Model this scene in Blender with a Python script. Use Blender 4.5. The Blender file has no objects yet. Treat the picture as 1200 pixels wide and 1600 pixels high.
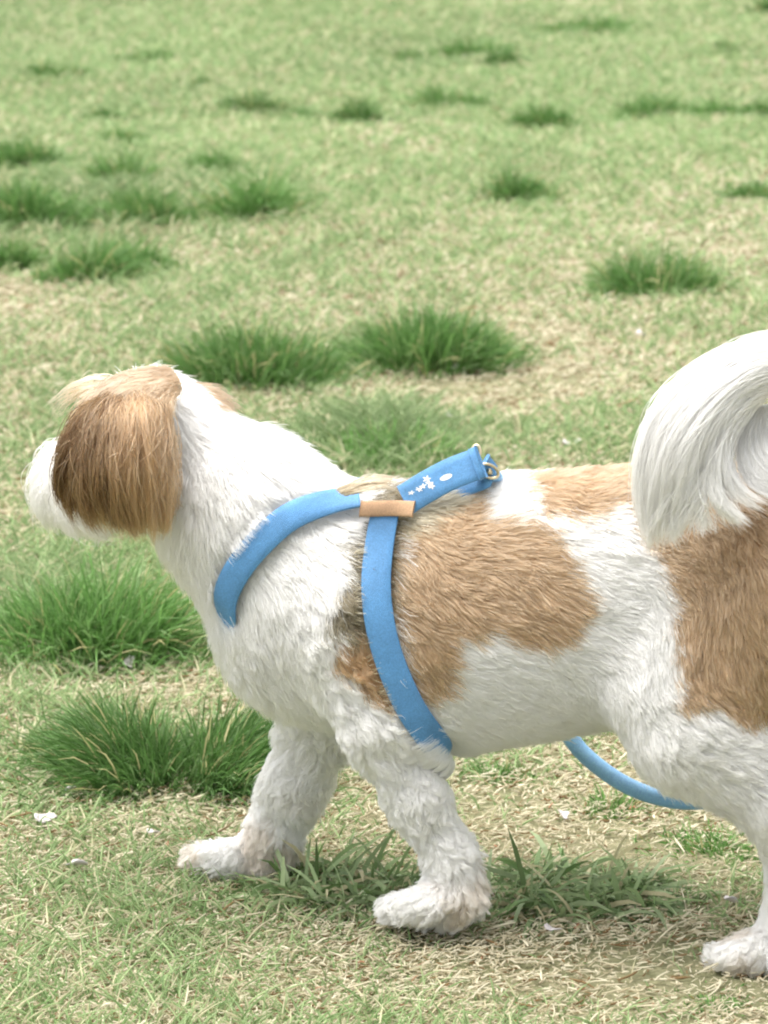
import bpy, math
import numpy as np
from mathutils import Matrix, Vector, kdtree

# ------------------------------------------------------------------ camera, sky, sun, exposure
scene = bpy.context.scene
COL = scene.collection
FPX, CX, CY = 5250.0, 600.0, 800.0              # focal length and centre in photo pixels (1200 x 1600)
PITCH = math.radians(13.54)
CAM = np.array([0.0, -2.10, 0.76])
cam_data = bpy.data.cameras.new('camera')
cam = bpy.data.objects.new('camera', cam_data); COL.objects.link(cam)
cam.location = CAM
cam.rotation_euler = (math.pi / 2 - PITCH, 0, 0)
cam_data.sensor_fit = 'HORIZONTAL'; cam_data.sensor_width = 36.0
cam_data.lens = FPX / 1200 * 36.0
cam_data.clip_start = 0.05; cam_data.clip_end = 500
cam_data.dof.use_dof = True
cam_data.dof.focus_distance = 2.12
cam_data.dof.aperture_fstop = 25.0
scene.camera = cam

SUN_EL, SUN_AZ = math.radians(74), math.radians(285)   # nearly overhead, a little from the left and behind the dog
world = bpy.data.worlds.new('World'); scene.world = world; world.use_nodes = True
wn = world.node_tree.nodes; wl = world.node_tree.links
sky = wn.new('ShaderNodeTexSky'); sky.sky_type = 'NISHITA'; sky.sun_disc = False
sky.sun_elevation = SUN_EL; sky.sun_rotation = SUN_AZ
sky.air_density = 1.0; sky.dust_density = 4.0; sky.ozone_density = 1.0
hs = wn.new('ShaderNodeHueSaturation'); hs.inputs['Saturation'].default_value = 0.22
wl.new(sky.outputs['Color'], hs.inputs['Color'])
wl.new(hs.outputs['Color'], wn['Background'].inputs['Color'])
wn['Background'].inputs['Strength'].default_value = 0.10

sd = bpy.data.lights.new('sun', 'SUN'); sd.energy = 1.5; sd.angle = math.radians(60); sd.color = (1.0, 0.975, 0.94)
sun = bpy.data.objects.new('sun', sd); COL.objects.link(sun)
sv = Vector((math.sin(SUN_AZ) * math.cos(SUN_EL), math.cos(SUN_AZ) * math.cos(SUN_EL), math.sin(SUN_EL)))
sun.rotation_euler = sv.to_track_quat('Z', 'Y').to_euler()
sun.location = (0, -1, 5)

vs = scene.view_settings
vs.view_transform = 'Standard'; vs.look = 'None'; vs.exposure = 1.74; vs.gamma = 1.0
cy = scene.cycles
cy.max_bounces = 11; cy.diffuse_bounces = 4; cy.glossy_bounces = 6; cy.transmission_bounces = 11; cy.transparent_max_bounces = 8
cy.use_adaptive_sampling = True; cy.adaptive_threshold = 0.03
cy.use_denoising = True
cy.pixel_filter_type = 'BLACKMAN_HARRIS'; cy.filter_width = 2.1
try:
    scene.cycles_curves.shape = 'RIBBONS'; scene.cycles_curves.subdivisions = 2
except Exception:
    pass

# ------------------------------------------------------------------ helpers
rng = np.random.default_rng(7)
F_ = np.array([0, math.cos(PITCH), -math.sin(PITCH)]); U_ = np.array([0, math.sin(PITCH), math.cos(PITCH)]); R_ = np.array([1.0, 0, 0])

def ray(px, py):
    return F_ + (px - CX) / FPX * R_ - (py - CY) / FPX * U_

def ground_at(px, py):
    d = ray(px, py); return CAM + d * (-CAM[2] / d[2])

def depth_of(p):
    return float(np.dot(np.asarray(p) - CAM, F_))

# the dog's own frame: s along the spine towards the tail, l towards its right (far) side, z up
YAW = math.radians(13.0)
ORG = np.array([0.0, -0.04, 0.0])
AX = np.array([math.cos(YAW), -math.sin(YAW), 0]); LX = np.array([math.sin(YAW), math.cos(YAW), 0]); ZX = np.array([0, 0, 1.0])
B2W = np.stack([AX, LX, ZX], axis=1)

def J(px, py, lat=0.0):
    d = ray(px, py)
    t = (lat - np.dot(CAM - ORG, LX)) / np.dot(d, LX)
    p = CAM + d * t - ORG
    return np.array([p @ AX, p @ LX, p[2]])

def to_world(p):
    return np.asarray(p) @ B2W.T + ORG

PX = 0.00041                                       # metres per photo pixel at the dog

def unit(v):
    return v / np.maximum(np.linalg.norm(v, axis=-1, keepdims=True), 1e-9)

def sstep(a, b, x):
    t = np.clip((x - a) / (b - a), 0, 1); return t * t * (3 - 2 * t)

def _hash(ix, iy, iz, seed):
    h = (ix.astype(np.int64) * 374761393 + iy.astype(np.int64) * 668265263 + iz.astype(np.int64) * 2147483647 + seed * 974711) & 0xffffffff
    h = ((h ^ (h >> 13)) * 1274126177) & 0xffffffff
    h = ((h ^ (h >> 16)) * 2246822519) & 0xffffffff
    return ((h ^ (h >> 15)) & 0xffffff) / float(0xffffff)

def noise3(p, seed=0):
    i = np.floor(p).astype(np.int64); f = p - i; u = f * f * (3 - 2 * f)
    out = 0
    for dx in (0, 1):
        for dy in (0, 1):
            for dz in (0, 1):
                w = (u[:, 0] if dx else 1 - u[:, 0]) * (u[:, 1] if dy else 1 - u[:, 1]) * (u[:, 2] if dz else 1 - u[:, 2])
                out = out + w * _hash(i[:, 0] + dx, i[:, 1] + dy, i[:, 2] + dz, seed)
    return out

def noise2(x, y, seed=0):
    return noise3(np.stack([x, y, np.zeros_like(x)], 1), seed)

def fbm2(x, y, seed=0, octv=3):
    a, s, o = 0.5, 0, 0
    for k in range(octv):
        o = o + a * noise2(x * 2 ** k, y * 2 ** k, seed + k); s += a; a *= 0.5
    return o / s

def lin(r, g, b):
    c = np.array([r, g, b], float) / 255
    return np.where(c <= 0.04045, c / 12.92, ((c + 0.055) / 1.055) ** 2.4)

def new_mat(name):
    m = bpy.data.materials.new(name); m.use_nodes = True
    nt = m.node_tree; nt.nodes.clear()
    out = nt.nodes.new('ShaderNodeOutputMaterial')
    return m, nt, out

def attr_node(nt, name='col'):
    a = nt.nodes.new('ShaderNodeAttribute'); a.attribute_name = name; return a

def leaf_material(name, translucent=0.35, rough=0.6):
    m, nt, out = new_mat(name)
    a = attr_node(nt)
    p = nt.nodes.new('ShaderNodeBsdfPrincipled'); p.inputs['Roughness'].default_value = rough
    p.inputs['Specular IOR Level'].default_value = 0.25
    t = nt.nodes.new('ShaderNodeBsdfTranslucent'); mx = nt.nodes.new('ShaderNodeMixShader'); mx.inputs[0].default_value = translucent
    nt.links.new(a.outputs['Color'], p.inputs['Base Color']); nt.links.new(a.outputs['Color'], t.inputs['Color'])
    nt.links.new(p.outputs[0], mx.inputs[1]); nt.links.new(t.outputs[0], mx.inputs[2]); nt.links.new(mx.outputs[0], out.inputs['Surface'])
    return m

def curves_object(name, P, rad, col, mat, parent=None):
    """P (n, k, 3) world points, rad (n, k) radii, col (n, 3) linear colours."""
    n, k, _ = P.shape
    cu = bpy.data.hair_curves.new(name)
    cu.add_curves([k] * n)
    cu.points.foreach_set('position', np.ascontiguousarray(P, dtype=np.float32).ravel())
    ra = cu.attributes.get('radius') or cu.attributes.new('radius', 'FLOAT', 'POINT')
    ra.data.foreach_set('value', np.ascontiguousarray(rad, dtype=np.float32).ravel())
    ca = cu.attributes.new('col', 'FLOAT_COLOR', 'CURVE')
    ca.data.foreach_set('color', np.concatenate([col, np.ones((n, 1))], 1).astype(np.float32).ravel())
    cu.materials.append(mat)
    o = bpy.data.objects.new(name, cu); COL.objects.link(o)
    if parent: o.parent = parent; o.matrix_parent_inverse = parent.matrix_world.inverted()
    return o

def mesh_object(name, V, faces, mat, parent=None, col=None, smooth=True):
    me = bpy.data.meshes.new(name)
    V = np.asarray(V, float)
    if isinstance(faces, np.ndarray):
        nf, k = faces.shape
        me.vertices.add(len(V)); me.vertices.foreach_set('co', V.astype(np.float32).ravel())
        me.loops.add(nf * k); me.loops.foreach_set('vertex_index', faces.astype(np.int32).ravel())
        me.polygons.add(nf); me.polygons.foreach_set('loop_start', np.arange(0, nf * k, k, dtype=np.int32))
        me.polygons.foreach_set('loop_total', np.full(nf, k, dtype=np.int32))
        me.update(calc_edges=True)
    else:
        me.from_pydata([tuple(v) for v in V], [], faces); me.update()
    me.polygons.foreach_set('use_smooth', np.full(len(me.polygons), smooth))
    if col is not None:
        ca = me.attributes.new('col', 'FLOAT_COLOR', 'POINT')
        ca.data.foreach_set('color', np.concatenate([col, np.ones((len(V), 1))], 1).astype(np.float32).ravel())
    me.materials.append(mat)
    o = bpy.data.objects.new(name, me); COL.objects.link(o)
    if parent: o.parent = parent; o.matrix_parent_inverse = parent.matrix_world.inverted()
    return o

def empty(name, loc):
    o = bpy.data.objects.new(name, None); COL.objects.link(o); o.location = loc; o.empty_display_size = 0.05
    o.matrix_world = Matrix.Translation(Vector(loc))
    return o

def tag(o, label=None, cat=None, group=None, kind=None):
    if label: o['label'] = label
    if cat: o['category'] = cat
    if group: o['group'] = group
    if kind: o['kind'] = kind
    return o

# ------------------------------------------------------------------ the ground
def gheight(x, y):
    far = sstep(0.25, 1.2, np.hypot(x - 0.05, y + 0.05))
    h = (fbm2(x * 3.1 + 5, y * 3.1 + 9, 11, 2) - 0.5) * 0.020 * far
    h = h + (fbm2(x * 0.7 + 2, y * 0.7 + 1, 17, 2) - 0.5) * 0.05 * sstep(0.5, 3.0, np.hypot(x, y))
    return h * (1 - sstep(9, 14, np.hypot(x, y)))

def soft_spots(x, y, spots):
    """Sum of soft ellipses: (px, py, half width px, half depth px, weight), each laid out on the ground."""
    o = np.zeros_like(x)
    for px, py, wx, wy, w in spots:
        c = ground_at(px, py); a = ground_at(px + wx, py); b = ground_at(px, py - wy)
        rx = abs(a[0] - c[0]); ry = abs(b[1] - c[1])
        d = ((x - c[0]) / rx) ** 2 + ((y - c[1]) / ry) ** 2
        o += w * np.exp(-d)
    return o

GREEN_SPOTS = [(600, 690, 130, 55, .75), (100, 900, 190, 90, .55), (120, 640, 140, 70, .35), (300, 1400, 190, 60, .35), (950, 690, 200, 45, .35),
               (780, 540, 120, 30, -.2), (300, 780, 140, 70, .2), (100, 1560, 300, 60, .15),
               (350, 60, 500, 60, .35), (300, 320, 280, 60, .35), (950, 130, 350, 60, .3), (900, 260, 250, 40, .3), (700, 380, 300, 40, -.1), (650, 440, 280, 50, -.25),
               (1000, 1520, 330, 75, -.8), (960, 1290, 240, 70, -.7), (560, 1540, 150, 40, -.25), (750, 600, 180, 28, -.6), (300, 1240, 170, 30, -.5), (200, 1060, 180, 30, -.3), (1000, 560, 200, 25, -.2), (60, 470, 120, 30, -.3)]
LUSH = [(200, 330, 190, 45, .30), (80, 400, 130, 30, .25), (600, 700, 120, 45, .7), (100, 960, 170, 60, .4), (500, 560, 260, 30, .3)]
DIRT_SPOTS = [(1010, 1350, 220, 50, .9), (1050, 1540, 280, 70, .85), (760, 600, 170, 18, .6), (300, 1225, 130, 20, .7), (760, 1260, 80, 40, .4)]

def green_cover(x, y):
    d = np.hypot(x, y + 2.1)
    g = 0.50 + 0.9 * (fbm2(x * 4 + 3, y * 2.2 + 8, 23, 4) - 0.5) + 0.5 * (fbm2(x * 22, y * 14, 31, 2) - 0.5)
    g = g + soft_spots(x, y, GREEN_SPOTS) + 0.20 * sstep(3.6, 6.5, d)
    return np.clip(g, 0.03, 1)

gx = np.unique(np.concatenate([np.linspace(-60, -4, 9), np.linspace(-4, 4, 90), np.linspace(4, 60, 9)]))
gy = np.unique(np.concatenate([np.linspace(-6, -1.2, 6), np.linspace(-1.2, 12, 150), np.linspace(12, 160, 14)]))
GX, GY = np.meshgrid(gx, gy, indexing='ij')
GZ = gheight(GX.ravel(), GY.ravel())
idx = np.arange(len(gx) * len(gy)).reshape(len(gx), len(gy))
gf = np.stack([idx[:-1, :-1], idx[1:, :-1], idx[1:, 1:], idx[:-1, 1:]], -1).reshape(-1, 4)

m, nt, out = new_mat('dry_soil')
N = nt.nodes.new; L = nt.links.new
tc = N('ShaderNodeTexCoord')
n1 = N('ShaderNodeTexNoise'); n1.inputs['Scale'].default_value = 5; n1.inputs['Detail'].default_value = 6
n2 = N('ShaderNodeTexNoise'); n2.inputs['Scale'].default_value = 90; n2.inputs['Detail'].default_value = 8; n2.inputs['Roughness'].default_value = 0.7
n3 = N('ShaderNodeTexVoronoi'); n3.inputs['Scale'].default_value = 160
for n_ in (n1, n2, n3): L(tc.outputs['Object'], n_.inputs['Vector'])
r1 = N('ShaderNodeValToRGB')
r1.color_ramp.elements[0].position = 0.36; r1.color_ramp.elements[0].color = (0.13, 0.11, 0.065, 1)
r1.color_ramp.elements[1].position = 0.66; r1.color_ramp.elements[1].color = (0.34, 0.29, 0.19, 1)
L(n2.outputs['Fac'], r1.inputs['Fac'])
r2 = N('ShaderNodeValToRGB')
r2.color_ramp.elements[0].position = 0.35; r2.color_ramp.elements[0].color = (0.25, 0.25, 0.135, 1)
r2.color_ramp.elements[1].position = 0.65; r2.color_ramp.elements[1].color = (0.14, 0.20, 0.075, 1)
L(n1.outputs['Fac'], r2.inputs['Fac'])
mx = N('ShaderNodeMix'); mx.data_type = 'RGBA'; mx.inputs[0].default_value = 0.45
L(r1.outputs['Color'], mx.inputs[6]); L(r2.outputs['Color'], mx.inputs[7])
bp = N('ShaderNodeBump'); bp.inputs['Strength'].default_value = 0.8; bp.inputs['Distance'].default_value = 0.004
ad = N('ShaderNodeMath'); ad.operation = 'ADD'; L(n2.outputs['Fac'], ad.inputs[0]); L(n3.outputs['Distance'], ad.inputs[1])
L(ad.outputs[0], bp.inputs['Height'])
pb = N('ShaderNodeBsdfPrincipled'); pb.inputs['Roughness'].default_value = 0.95; pb.inputs['Specular IOR Level'].default_value = 0.1
L(mx.outputs[2], pb.inputs['Base Color']); L(bp.outputs['Normal'], pb.inputs['Normal']); L(pb.outputs[0], out.inputs['Surface'])
ground = mesh_object('ground', np.stack([GX.ravel(), GY.ravel(), GZ], 1), gf, m)
tag(ground, 'pale dry soil of the lawn', None, None, 'structure')

MAT_LAWN = leaf_material('lawn_blade', 0.3, 0.65)
MAT_STRAW = leaf_material('dry_straw', 0.15, 0.8)
MAT_TUFT = leaf_material('tussock_blade', 0.35, 0.5)

def lawn_points(n, d0, d1, power):
    """Random points on the ground between two distances from the camera; power > 0 pulls them near."""
    u = rng.random(n)
    d = d0 + (d1 - d0) * u ** power
    d = d - 0.35 * rng.random(n) ** 3
    x = (rng.random(n) * 2 - 1) * (0.135 * d + 0.13) * (0.94 + 0.5 * rng.random(n) ** 4)
    # the lawn goes on to both sides, sown more thinly
    m_ = int(n * 0.8)
    dw = 0.5 + (d1 + 6 - 0.5) * rng.random(m_) ** 1.7
    xw = (rng.random(m_) * 2 - 1) * (0.45 * dw + 0.55)
    outside = (np.abs(xw) > 0.135 * dw + 0.12) | (dw < d0 + 0.01) | (dw > d1 - 0.2)
    return np.concatenate([x, xw[outside]]), np.concatenate([d, dw[outside]]) - 2.1

# short green blades
x, y = lawn_points(430000, 1.62, 12.5, 1.55)
g = green_cover(x, y)
keep = rng.random(len(x)) < g ** 1.15
x, y, g = x[keep], y[keep], g[keep]
n = len(x); d = np.hypot(x, y + 2.1)
wide = np.clip(d / 2.1, 0.9, 5) * np.where((np.abs(x) > 0.135 * d + 0.13) | (d < 1.6), 1.9, 1.0)
lush = np.clip(soft_spots(x, y, LUSH), 0, 1)
hgt = (0.005 + 0.014 * rng.random(n) ** 1.8) * (1 + 2.2 * lush) * (0.75 + 0.6 * g) * (1 + 0.12 * (wide - 1))
az = rng.random(n) * 2 * math.pi; lean = 0.35 + 1.1 * rng.random(n)
dirh = np.stack([np.cos(az), np.sin(az)], 1)
k = 4; P = np.zeros((n, k, 3)); z0 = gheight(x, y)
for i in range(k):
    t = i / (k - 1)
    off = hgt * lean * (t ** 1.7)
    P[:, i, 0] = x + dirh[:, 0] * off; P[:, i, 1] = y + dirh[:, 1] * off; P[:, i, 2] = z0 - 0.001 + hgt * t * (1 - 0.25 * lean * t * 0.6)
taper = np.array([1, 0.95, 0.7, 0.12])
R0 = (0.00045 + 0.00045 * rng.random(n)) * wide ** 0.85
v = rng.random((n, 1)); big = fbm2(x * 2.1, y * 1.3, 77, 3)[:, None]
c = lin(116, 144, 90) * (1 - v) + lin(164, 182, 132) * v
c = c * (0.82 + 0.36 * rng.random((n, 1))) * (0.85 + 0.3 * big)
yel = rng.random((n, 1)) < 0.16
c = c * (1 - 0.30 * lush[:, None])
c = np.where(yel & (lush[:, None] < 0.4), lin(204, 198, 162) * (0.8 + 0.3 * v), c)
lawn = curves_object('lawn_grass', P, R0[:, None] * taper[None], c, MAT_LAWN)
tag(lawn, 'short sparse green lawn grass covering the ground', 'grass', None, 'stuff')

# dry straw and clippings lying on the soil
x, y = lawn_points(520000, 1.62, 12.0, 1.9)
g = green_cover(x, y); dirt = np.clip(soft_spots(x, y, DIRT_SPOTS), 0, 0.95)
keep = rng.random(len(x)) < (1.0 - 0.55 * g) * (1 - 0.85 * dirt)
x, y = x[keep], y[keep]; n = len(x); d = np.hypot(x, y + 2.1); wide = np.clip(d / 2.1, 0.9, 5) * np.where((np.abs(x) > 0.135 * d + 0.13) | (d < 1.6), 1.9, 1.0)
ln = (0.002 + 0.0055 * rng.random(n) + 0.022 * rng.random(n) ** 20) * wide ** 0.25
az = rng.normal(0, 1.0, n)
bend = rng.normal(0, 0.14, n); z0 = gheight(x, y)
P = np.zeros((n, 4, 3)); tilt = rng.random(n) ** 2.5 * 0.5; lay = 0.0008 + 0.005 * rng.random(n)
for i in range(4):
    t = i / 3 - 0.5
    a = az + bend * t * 2
    P[:, i, 0] = x + np.cos(a) * ln * t; P[:, i, 1] = y + np.sin(a) * ln * t
    P[:, i, 2] = z0 + lay + (t + 0.5) * tilt * ln + 0.0006 * np.sin(az * 7 + i)
R0 = (0.0002 + 0.00055 * rng.random(n) ** 2) * wide ** 0.9
v = rng.random((n, 1))
c = lin(172, 160, 130) * (1 - v) + lin(220, 212, 186) * v
dk = rng.random((n, 1)); c = np.where(dk < 0.13, lin(122, 98, 66) * (0.7 + 0.5 * v), c)
c = np.where(dk > 0.993, lin(166, 122, 94), c)
straw = curves_object('dry_straw', P, R0[:, None] * np.array([0.7, 1, 0.95, 0.4])[None], c, MAT_STRAW)
tag(straw, 'pale dry straw and clippings strewn over the lawn', 'straw', None, 'stuff')

# ------------------------------------------------------------------ grass tussocks
def blades_mesh(roots, d0, length, width, droop, cols, nseg=4, zmin=0.002):
    n = len(roots)
    P = np.zeros((n, nseg + 1, 3)); P[:, 0] = roots
    dcur = unit(d0); step = (length / nseg)[:, None]
    for i in range(nseg):
        P[:, i + 1] = P[:, i] + dcur * step
        P[:, i + 1, 2] = np.maximum(P[:, i + 1, 2], zmin + roots[:, 2])
        dcur = unit(dcur + np.array([0, 0, -1.0]) * (droop * (0.4 + 1.2 * (i + 1) / nseg))[:, None])
    T = unit(P[:, -1] - P[:, 0])
    W = unit(np.cross(T, rng.normal(size=(n, 3))))
    prof = np.concatenate([[0.75], np.linspace(1.0, 0.75, nseg - 1), [0.06]]) if nseg > 1 else np.array([1, .1])
    Lf = P + W[:, None] * (width[:, None] * prof[None] * 0.5)[..., None]
    Rt = P - W[:, None] * (width[:, None] * prof[None] * 0.5)[..., None]
    V = np.stack([Lf, Rt], 2).reshape(-1, 3)
    base = (np.arange(n) * (nseg + 1) * 2)[:, None] + (np.arange(nseg) * 2)[None]
    f = np.stack([base, base + 1, base + 3, base + 2], -1).reshape(-1, 4)
    C = np.repeat(cols, (nseg + 1) * 2, 0)
    return V, f, C

def tussock(name, px, py, wpx, hpx, label, dens=1.0, kind='fine', group='grass tussocks in the lawn', tone=0.0, cat='grass tuft', lobes=False):
    c0 = ground_at(px, py - 0.10 * wpx * 0.25)
    s = depth_of(c0) / FPX
    w = wpx * s; h = hpx * s
    c0[2] = float(gheight(np.array([c0[0]]), np.array([c0[1]]))[0])
    near = np.clip(2.3 / depth_of(c0), 0.2, 1.0)
    if kind == 'fine':
        n = int(dens * (1000 + 3800 * near ** 1.3) * (0.5 + w / 0.28))
        nb = max(2, int(round(w / 0.03)))                   # several crowns make an uneven outline
        cx = np.clip(rng.normal(0, 0.19, nb), -0.32, 0.32) * w; cyy = rng.normal(0, 0.16, nb) * w * 0.8; hh = 0.45 + 0.8 * rng.random(nb)
        cx[0] = -0.25 * w; cx[-1] = 0.25 * w
        if lobes:                                           # two crowns leaning apart
            cx = np.where(np.arange(nb) % 2 == 0, -0.27, 0.27) * w + rng.normal(0, 0.05, nb) * w; hh = 0.9 + 0.2 * rng.random(nb)
        who = rng.integers(0, nb, n)
        a = rng.random(n) * 2 * math.pi; r = np.sqrt(rng.random(n)) * (0.018 + 0.10 * w) * np.where(rng.random(n) < 0.28, 1.3 + 1.4 * rng.random(n), 1.0)
        lx = cx[who] + np.cos(a) * r; ly = cyy[who] + np.sin(a) * r * 0.9
        roots = np.stack([lx, ly, np.full(n, -0.002)], 1)
        out = np.stack([lx / (0.5 * w), ly / (0.45 * w), np.zeros(n)], 1)
        ln = np.linalg.norm(out, axis=1, keepdims=True); out = out / np.maximum(ln, 1.0)
        d0 = out * (1.3 if lobes else 0.8) + rng.normal(0, 0.42, (n, 3)) + np.array([0, 0, 1.0])
        d0[:, 2] = np.abs(d0[:, 2]) + 0.15
        L_ = h * (0.92 + 0.3 * (1 - near)) * hh[who] * (0.35 + 0.95 * rng.random(n)) * (1.1 - 0.45 * np.minimum(ln[:, 0], 1) ** 2)
        if lobes: L_ = L_ * (0.5 + 0.6 * np.minimum(np.abs(lx) / (0.3 * w), 1))
        width = (0.0007 + 0.0008 * rng.random(n)) / near ** 0.75
        droop = 0.10 + 0.30 * rng.random(n)
        v = rng.random((n, 1))
        c = lin(72, 110, 50) * (1 - v) + lin(118, 158, 88) * v
        pale = (rng.random((n, 1)) < 0.14 + 0.12 * (1 - near)); c = np.where(pale, lin(132, 162, 104), c)
        c = c * (0.8 + 0.4 * rng.random((n, 1))) * (1 + tone) * (1 - 0.06 * (near < 0.7))
        dry = rng.random((n, 1)); c = np.where(dry < 0.05, lin(196, 186, 136), c)
    else:                                                   # trodden patch of broad flattened blades
        n = int(dens * 2600 * (w / 0.2))
        a = rng.random(n) * 2 * math.pi; r = np.sqrt(rng.random(n))
        wob = 0.75 + 0.5 * fbm2(np.cos(a) * 1.5 + px, np.sin(a) * 1.5 + py, 5, 2)
        roots = np.stack([np.cos(a) * r * wob * 0.46 * w, np.sin(a) * r * wob * 0.30 * w, np.full(n, 0.0)], 1)
        d0 = np.stack([rng.normal(0, 1, n), rng.normal(0, 0.7, n), 0.08 + 0.5 * rng.random(n) ** 2], 1)
        L_ = 0.014 + 0.044 * rng.random(n) ** 1.7
        width = 0.0016 + 0.0026 * rng.random(n)
        droop = 0.15 + 0.3 * rng.random(n)
        v = rng.random((n, 1))
        c = lin(96, 124, 70) * (1 - v) + lin(166, 182, 138) * v
        c = c * (0.7 + 0.55 * rng.random((n, 1)))
        dry = rng.random((n, 1)); c = np.where(dry < 0.12, lin(190, 182, 146), c)
    V, f, C = blades_mesh(roots, d0, L_, width, droop, c)
    o = mesh_object(name, V, f, MAT_TUFT, None, C, smooth=False)
    o.location = c0
    tag(o, label, cat, group)
    return o

T = [  # px, py (foot of the tuft), width, height, label, density, tone
    (274, 1216, 300, 135, 'dark green grass tussock just left of the dog\'s forward front leg', 1.4, -.22),
    (120, 1026, 340, 135, 'broad bright green grass tussock below the dog\'s head at the left edge', 1.3, .10),
    (400, 596, 300, 72, 'wide dark grass tussock right behind the dog\'s head', 1.1, -.02),
    (660, 580, 240, 72, 'wide grass tussock right of the one behind the dog\'s head', 1.1, .02),
    (1018, 470, 185, 66, 'lone grass tussock above the dog\'s tail on the right', 1.0, .02),
    (130, 452, 110, 62, 'lowest grass tuft of the left-hand cluster', .9, .05),
    (215, 434, 80, 50, 'small tuft right beside the lowest one of the left-hand cluster', .8, .05),
    (30, 422, 100, 42, 'grass tuft at the left edge, level with the lowest of the cluster', .9, .05),
    (55, 360, 160, 58, 'wide grass tuft at the left edge in the middle of the cluster', .9, .08),
    (225, 352, 150, 52, 'wide grass tuft in the middle of the left-hand cluster', .9, .05),
    (395, 345, 110, 60, 'pale loose grass tuft at the right end of the left-hand cluster', .6, .15),
    (35, 274, 110, 48, 'topmost grass tuft of the cluster at the left edge', .8, .05),
    (200, 300, 90, 48, 'loose grass tuft in the upper middle of the left-hand cluster', .6, .1),
    (345, 282, 80, 34, 'low faint tuft at the upper right of the left-hand cluster', .6, .1),
    (785, 322, 100, 34, 'lone small grass tuft in the middle distance, above the harness ring', .9, 0),
    (1165, 320, 80, 30, 'small grass tuft at the right edge in the middle distance', .9, 0),
    (850, 196, 88, 40, 'rounded grass tuft standing alone in the upper right middle', .8, .05),
    (1020, 186, 100, 36, 'left of the grass tufts in the row at the upper right edge', .8, .05),
    (1118, 190, 70, 26, 'middle grass tuft of the row at the upper right edge', .7, .1),
    (1190, 190, 60, 34, 'last grass tuft of the row, cut by the right edge', .8, 0),
    (1142, 160, 34, 20, 'tiny dark tuft above the row at the upper right edge', .8, -.1),
    (398, 174, 90, 28, 'dark flat tuft at the left end of the row across the upper middle', .9, -.1),
    (468, 183, 50, 22, 'low tuft second from the left in the upper middle row', .7, 0),
    (570, 187, 62, 30, 'dark tuft third from the left in the upper middle row', .9, -.1),
    (705, 168, 120, 32, 'wide pale tuft at the right end of the upper middle row', .8, .05),
    (155, 190, 52, 28, 'small dark tuft upper left, left of a small group of three', .9, -.05),
    (246, 210, 40, 20, 'tiny dark tuft at the right of the small upper left group', .9, -.12),
    (190, 234, 70, 22, 'low pale tuft at the bottom of the small upper left group', .7, .1),
    (90, 128, 115, 26, 'long low grass tuft near the upper left corner', .9, -.02),
    (225, 100, 95, 22, 'faint long tuft below the top edge on the left', .7, 0),
    (322, 137, 42, 22, 'tiny round dark tuft alone in the upper left middle', .9, -.08),
    (622, 90, 62, 22, 'dark tuft near the top edge at the centre', .9, -.05),
    (632, 117, 30, 12, 'tiny tuft just below the dark one near the top centre', .8, -.05),
    (742, 84, 110, 36, 'loose wide tuft near the top edge, right of centre', .7, .05),
    (798, 105, 54, 24, 'darkest small tuft near the top edge, right of centre', .9, -.12),
    (1122, 86, 50, 18, 'small dark tuft near the upper right corner', .9, -.05),
    (925, 52, 200, 20, 'long pale band of taller grass near the top right edge', .6, .1),
    (1196, 24, 30, 30, 'dark tuft cut off at the upper right corner', .9, -.05),
    (616, 8, 40, 12, 'tiny tuft cut by the top edge at the centre', .9, -.05),
]
for (px, py, w, h, lab, dn, tone) in T:
    tussock('grass_tussock', px, py, w, h, lab, dn, 'fine', tone=tone, lobes=(px == 274))
tussock('grass_tussock', 610, 730, 210, 58, 'loose pale green grass growing behind the harness handle', .4, 'fine', tone=.5)
tussock('grass_clump', 545, 1405, 270, 40, 'flattened dull green grass between the dog\'s front paws', 1.0, 'flat', 'trodden grass round the paws')
tussock('grass_clump', 895, 1415, 330, 40, 'large trodden grass clump right behind the near front paw', 1.3, 'flat', 'trodden grass round the paws')
tussock('grass_sprig', 1125, 1335, 110, 40, 'bright green grass sprig just left of the hind leg', .25, 'fine', 'small green sprigs', .15)
tussock('grass_sprig', 1118, 1575, 36, 22, 'tiny green sprig below the hind paw', .12, 'fine', 'small green sprigs', .1)
tussock('grass_sprig', 775, 1215, 70, 26, 'small green sprig under the dog\'s belly behind the girth strap', .25, 'fine', 'small green sprigs', .1)
tussock('grass_sprig', 955, 1265, 60, 40, 'thin green sprig below the leash', .12, 'fine', 'small green sprigs', .1)

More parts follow.
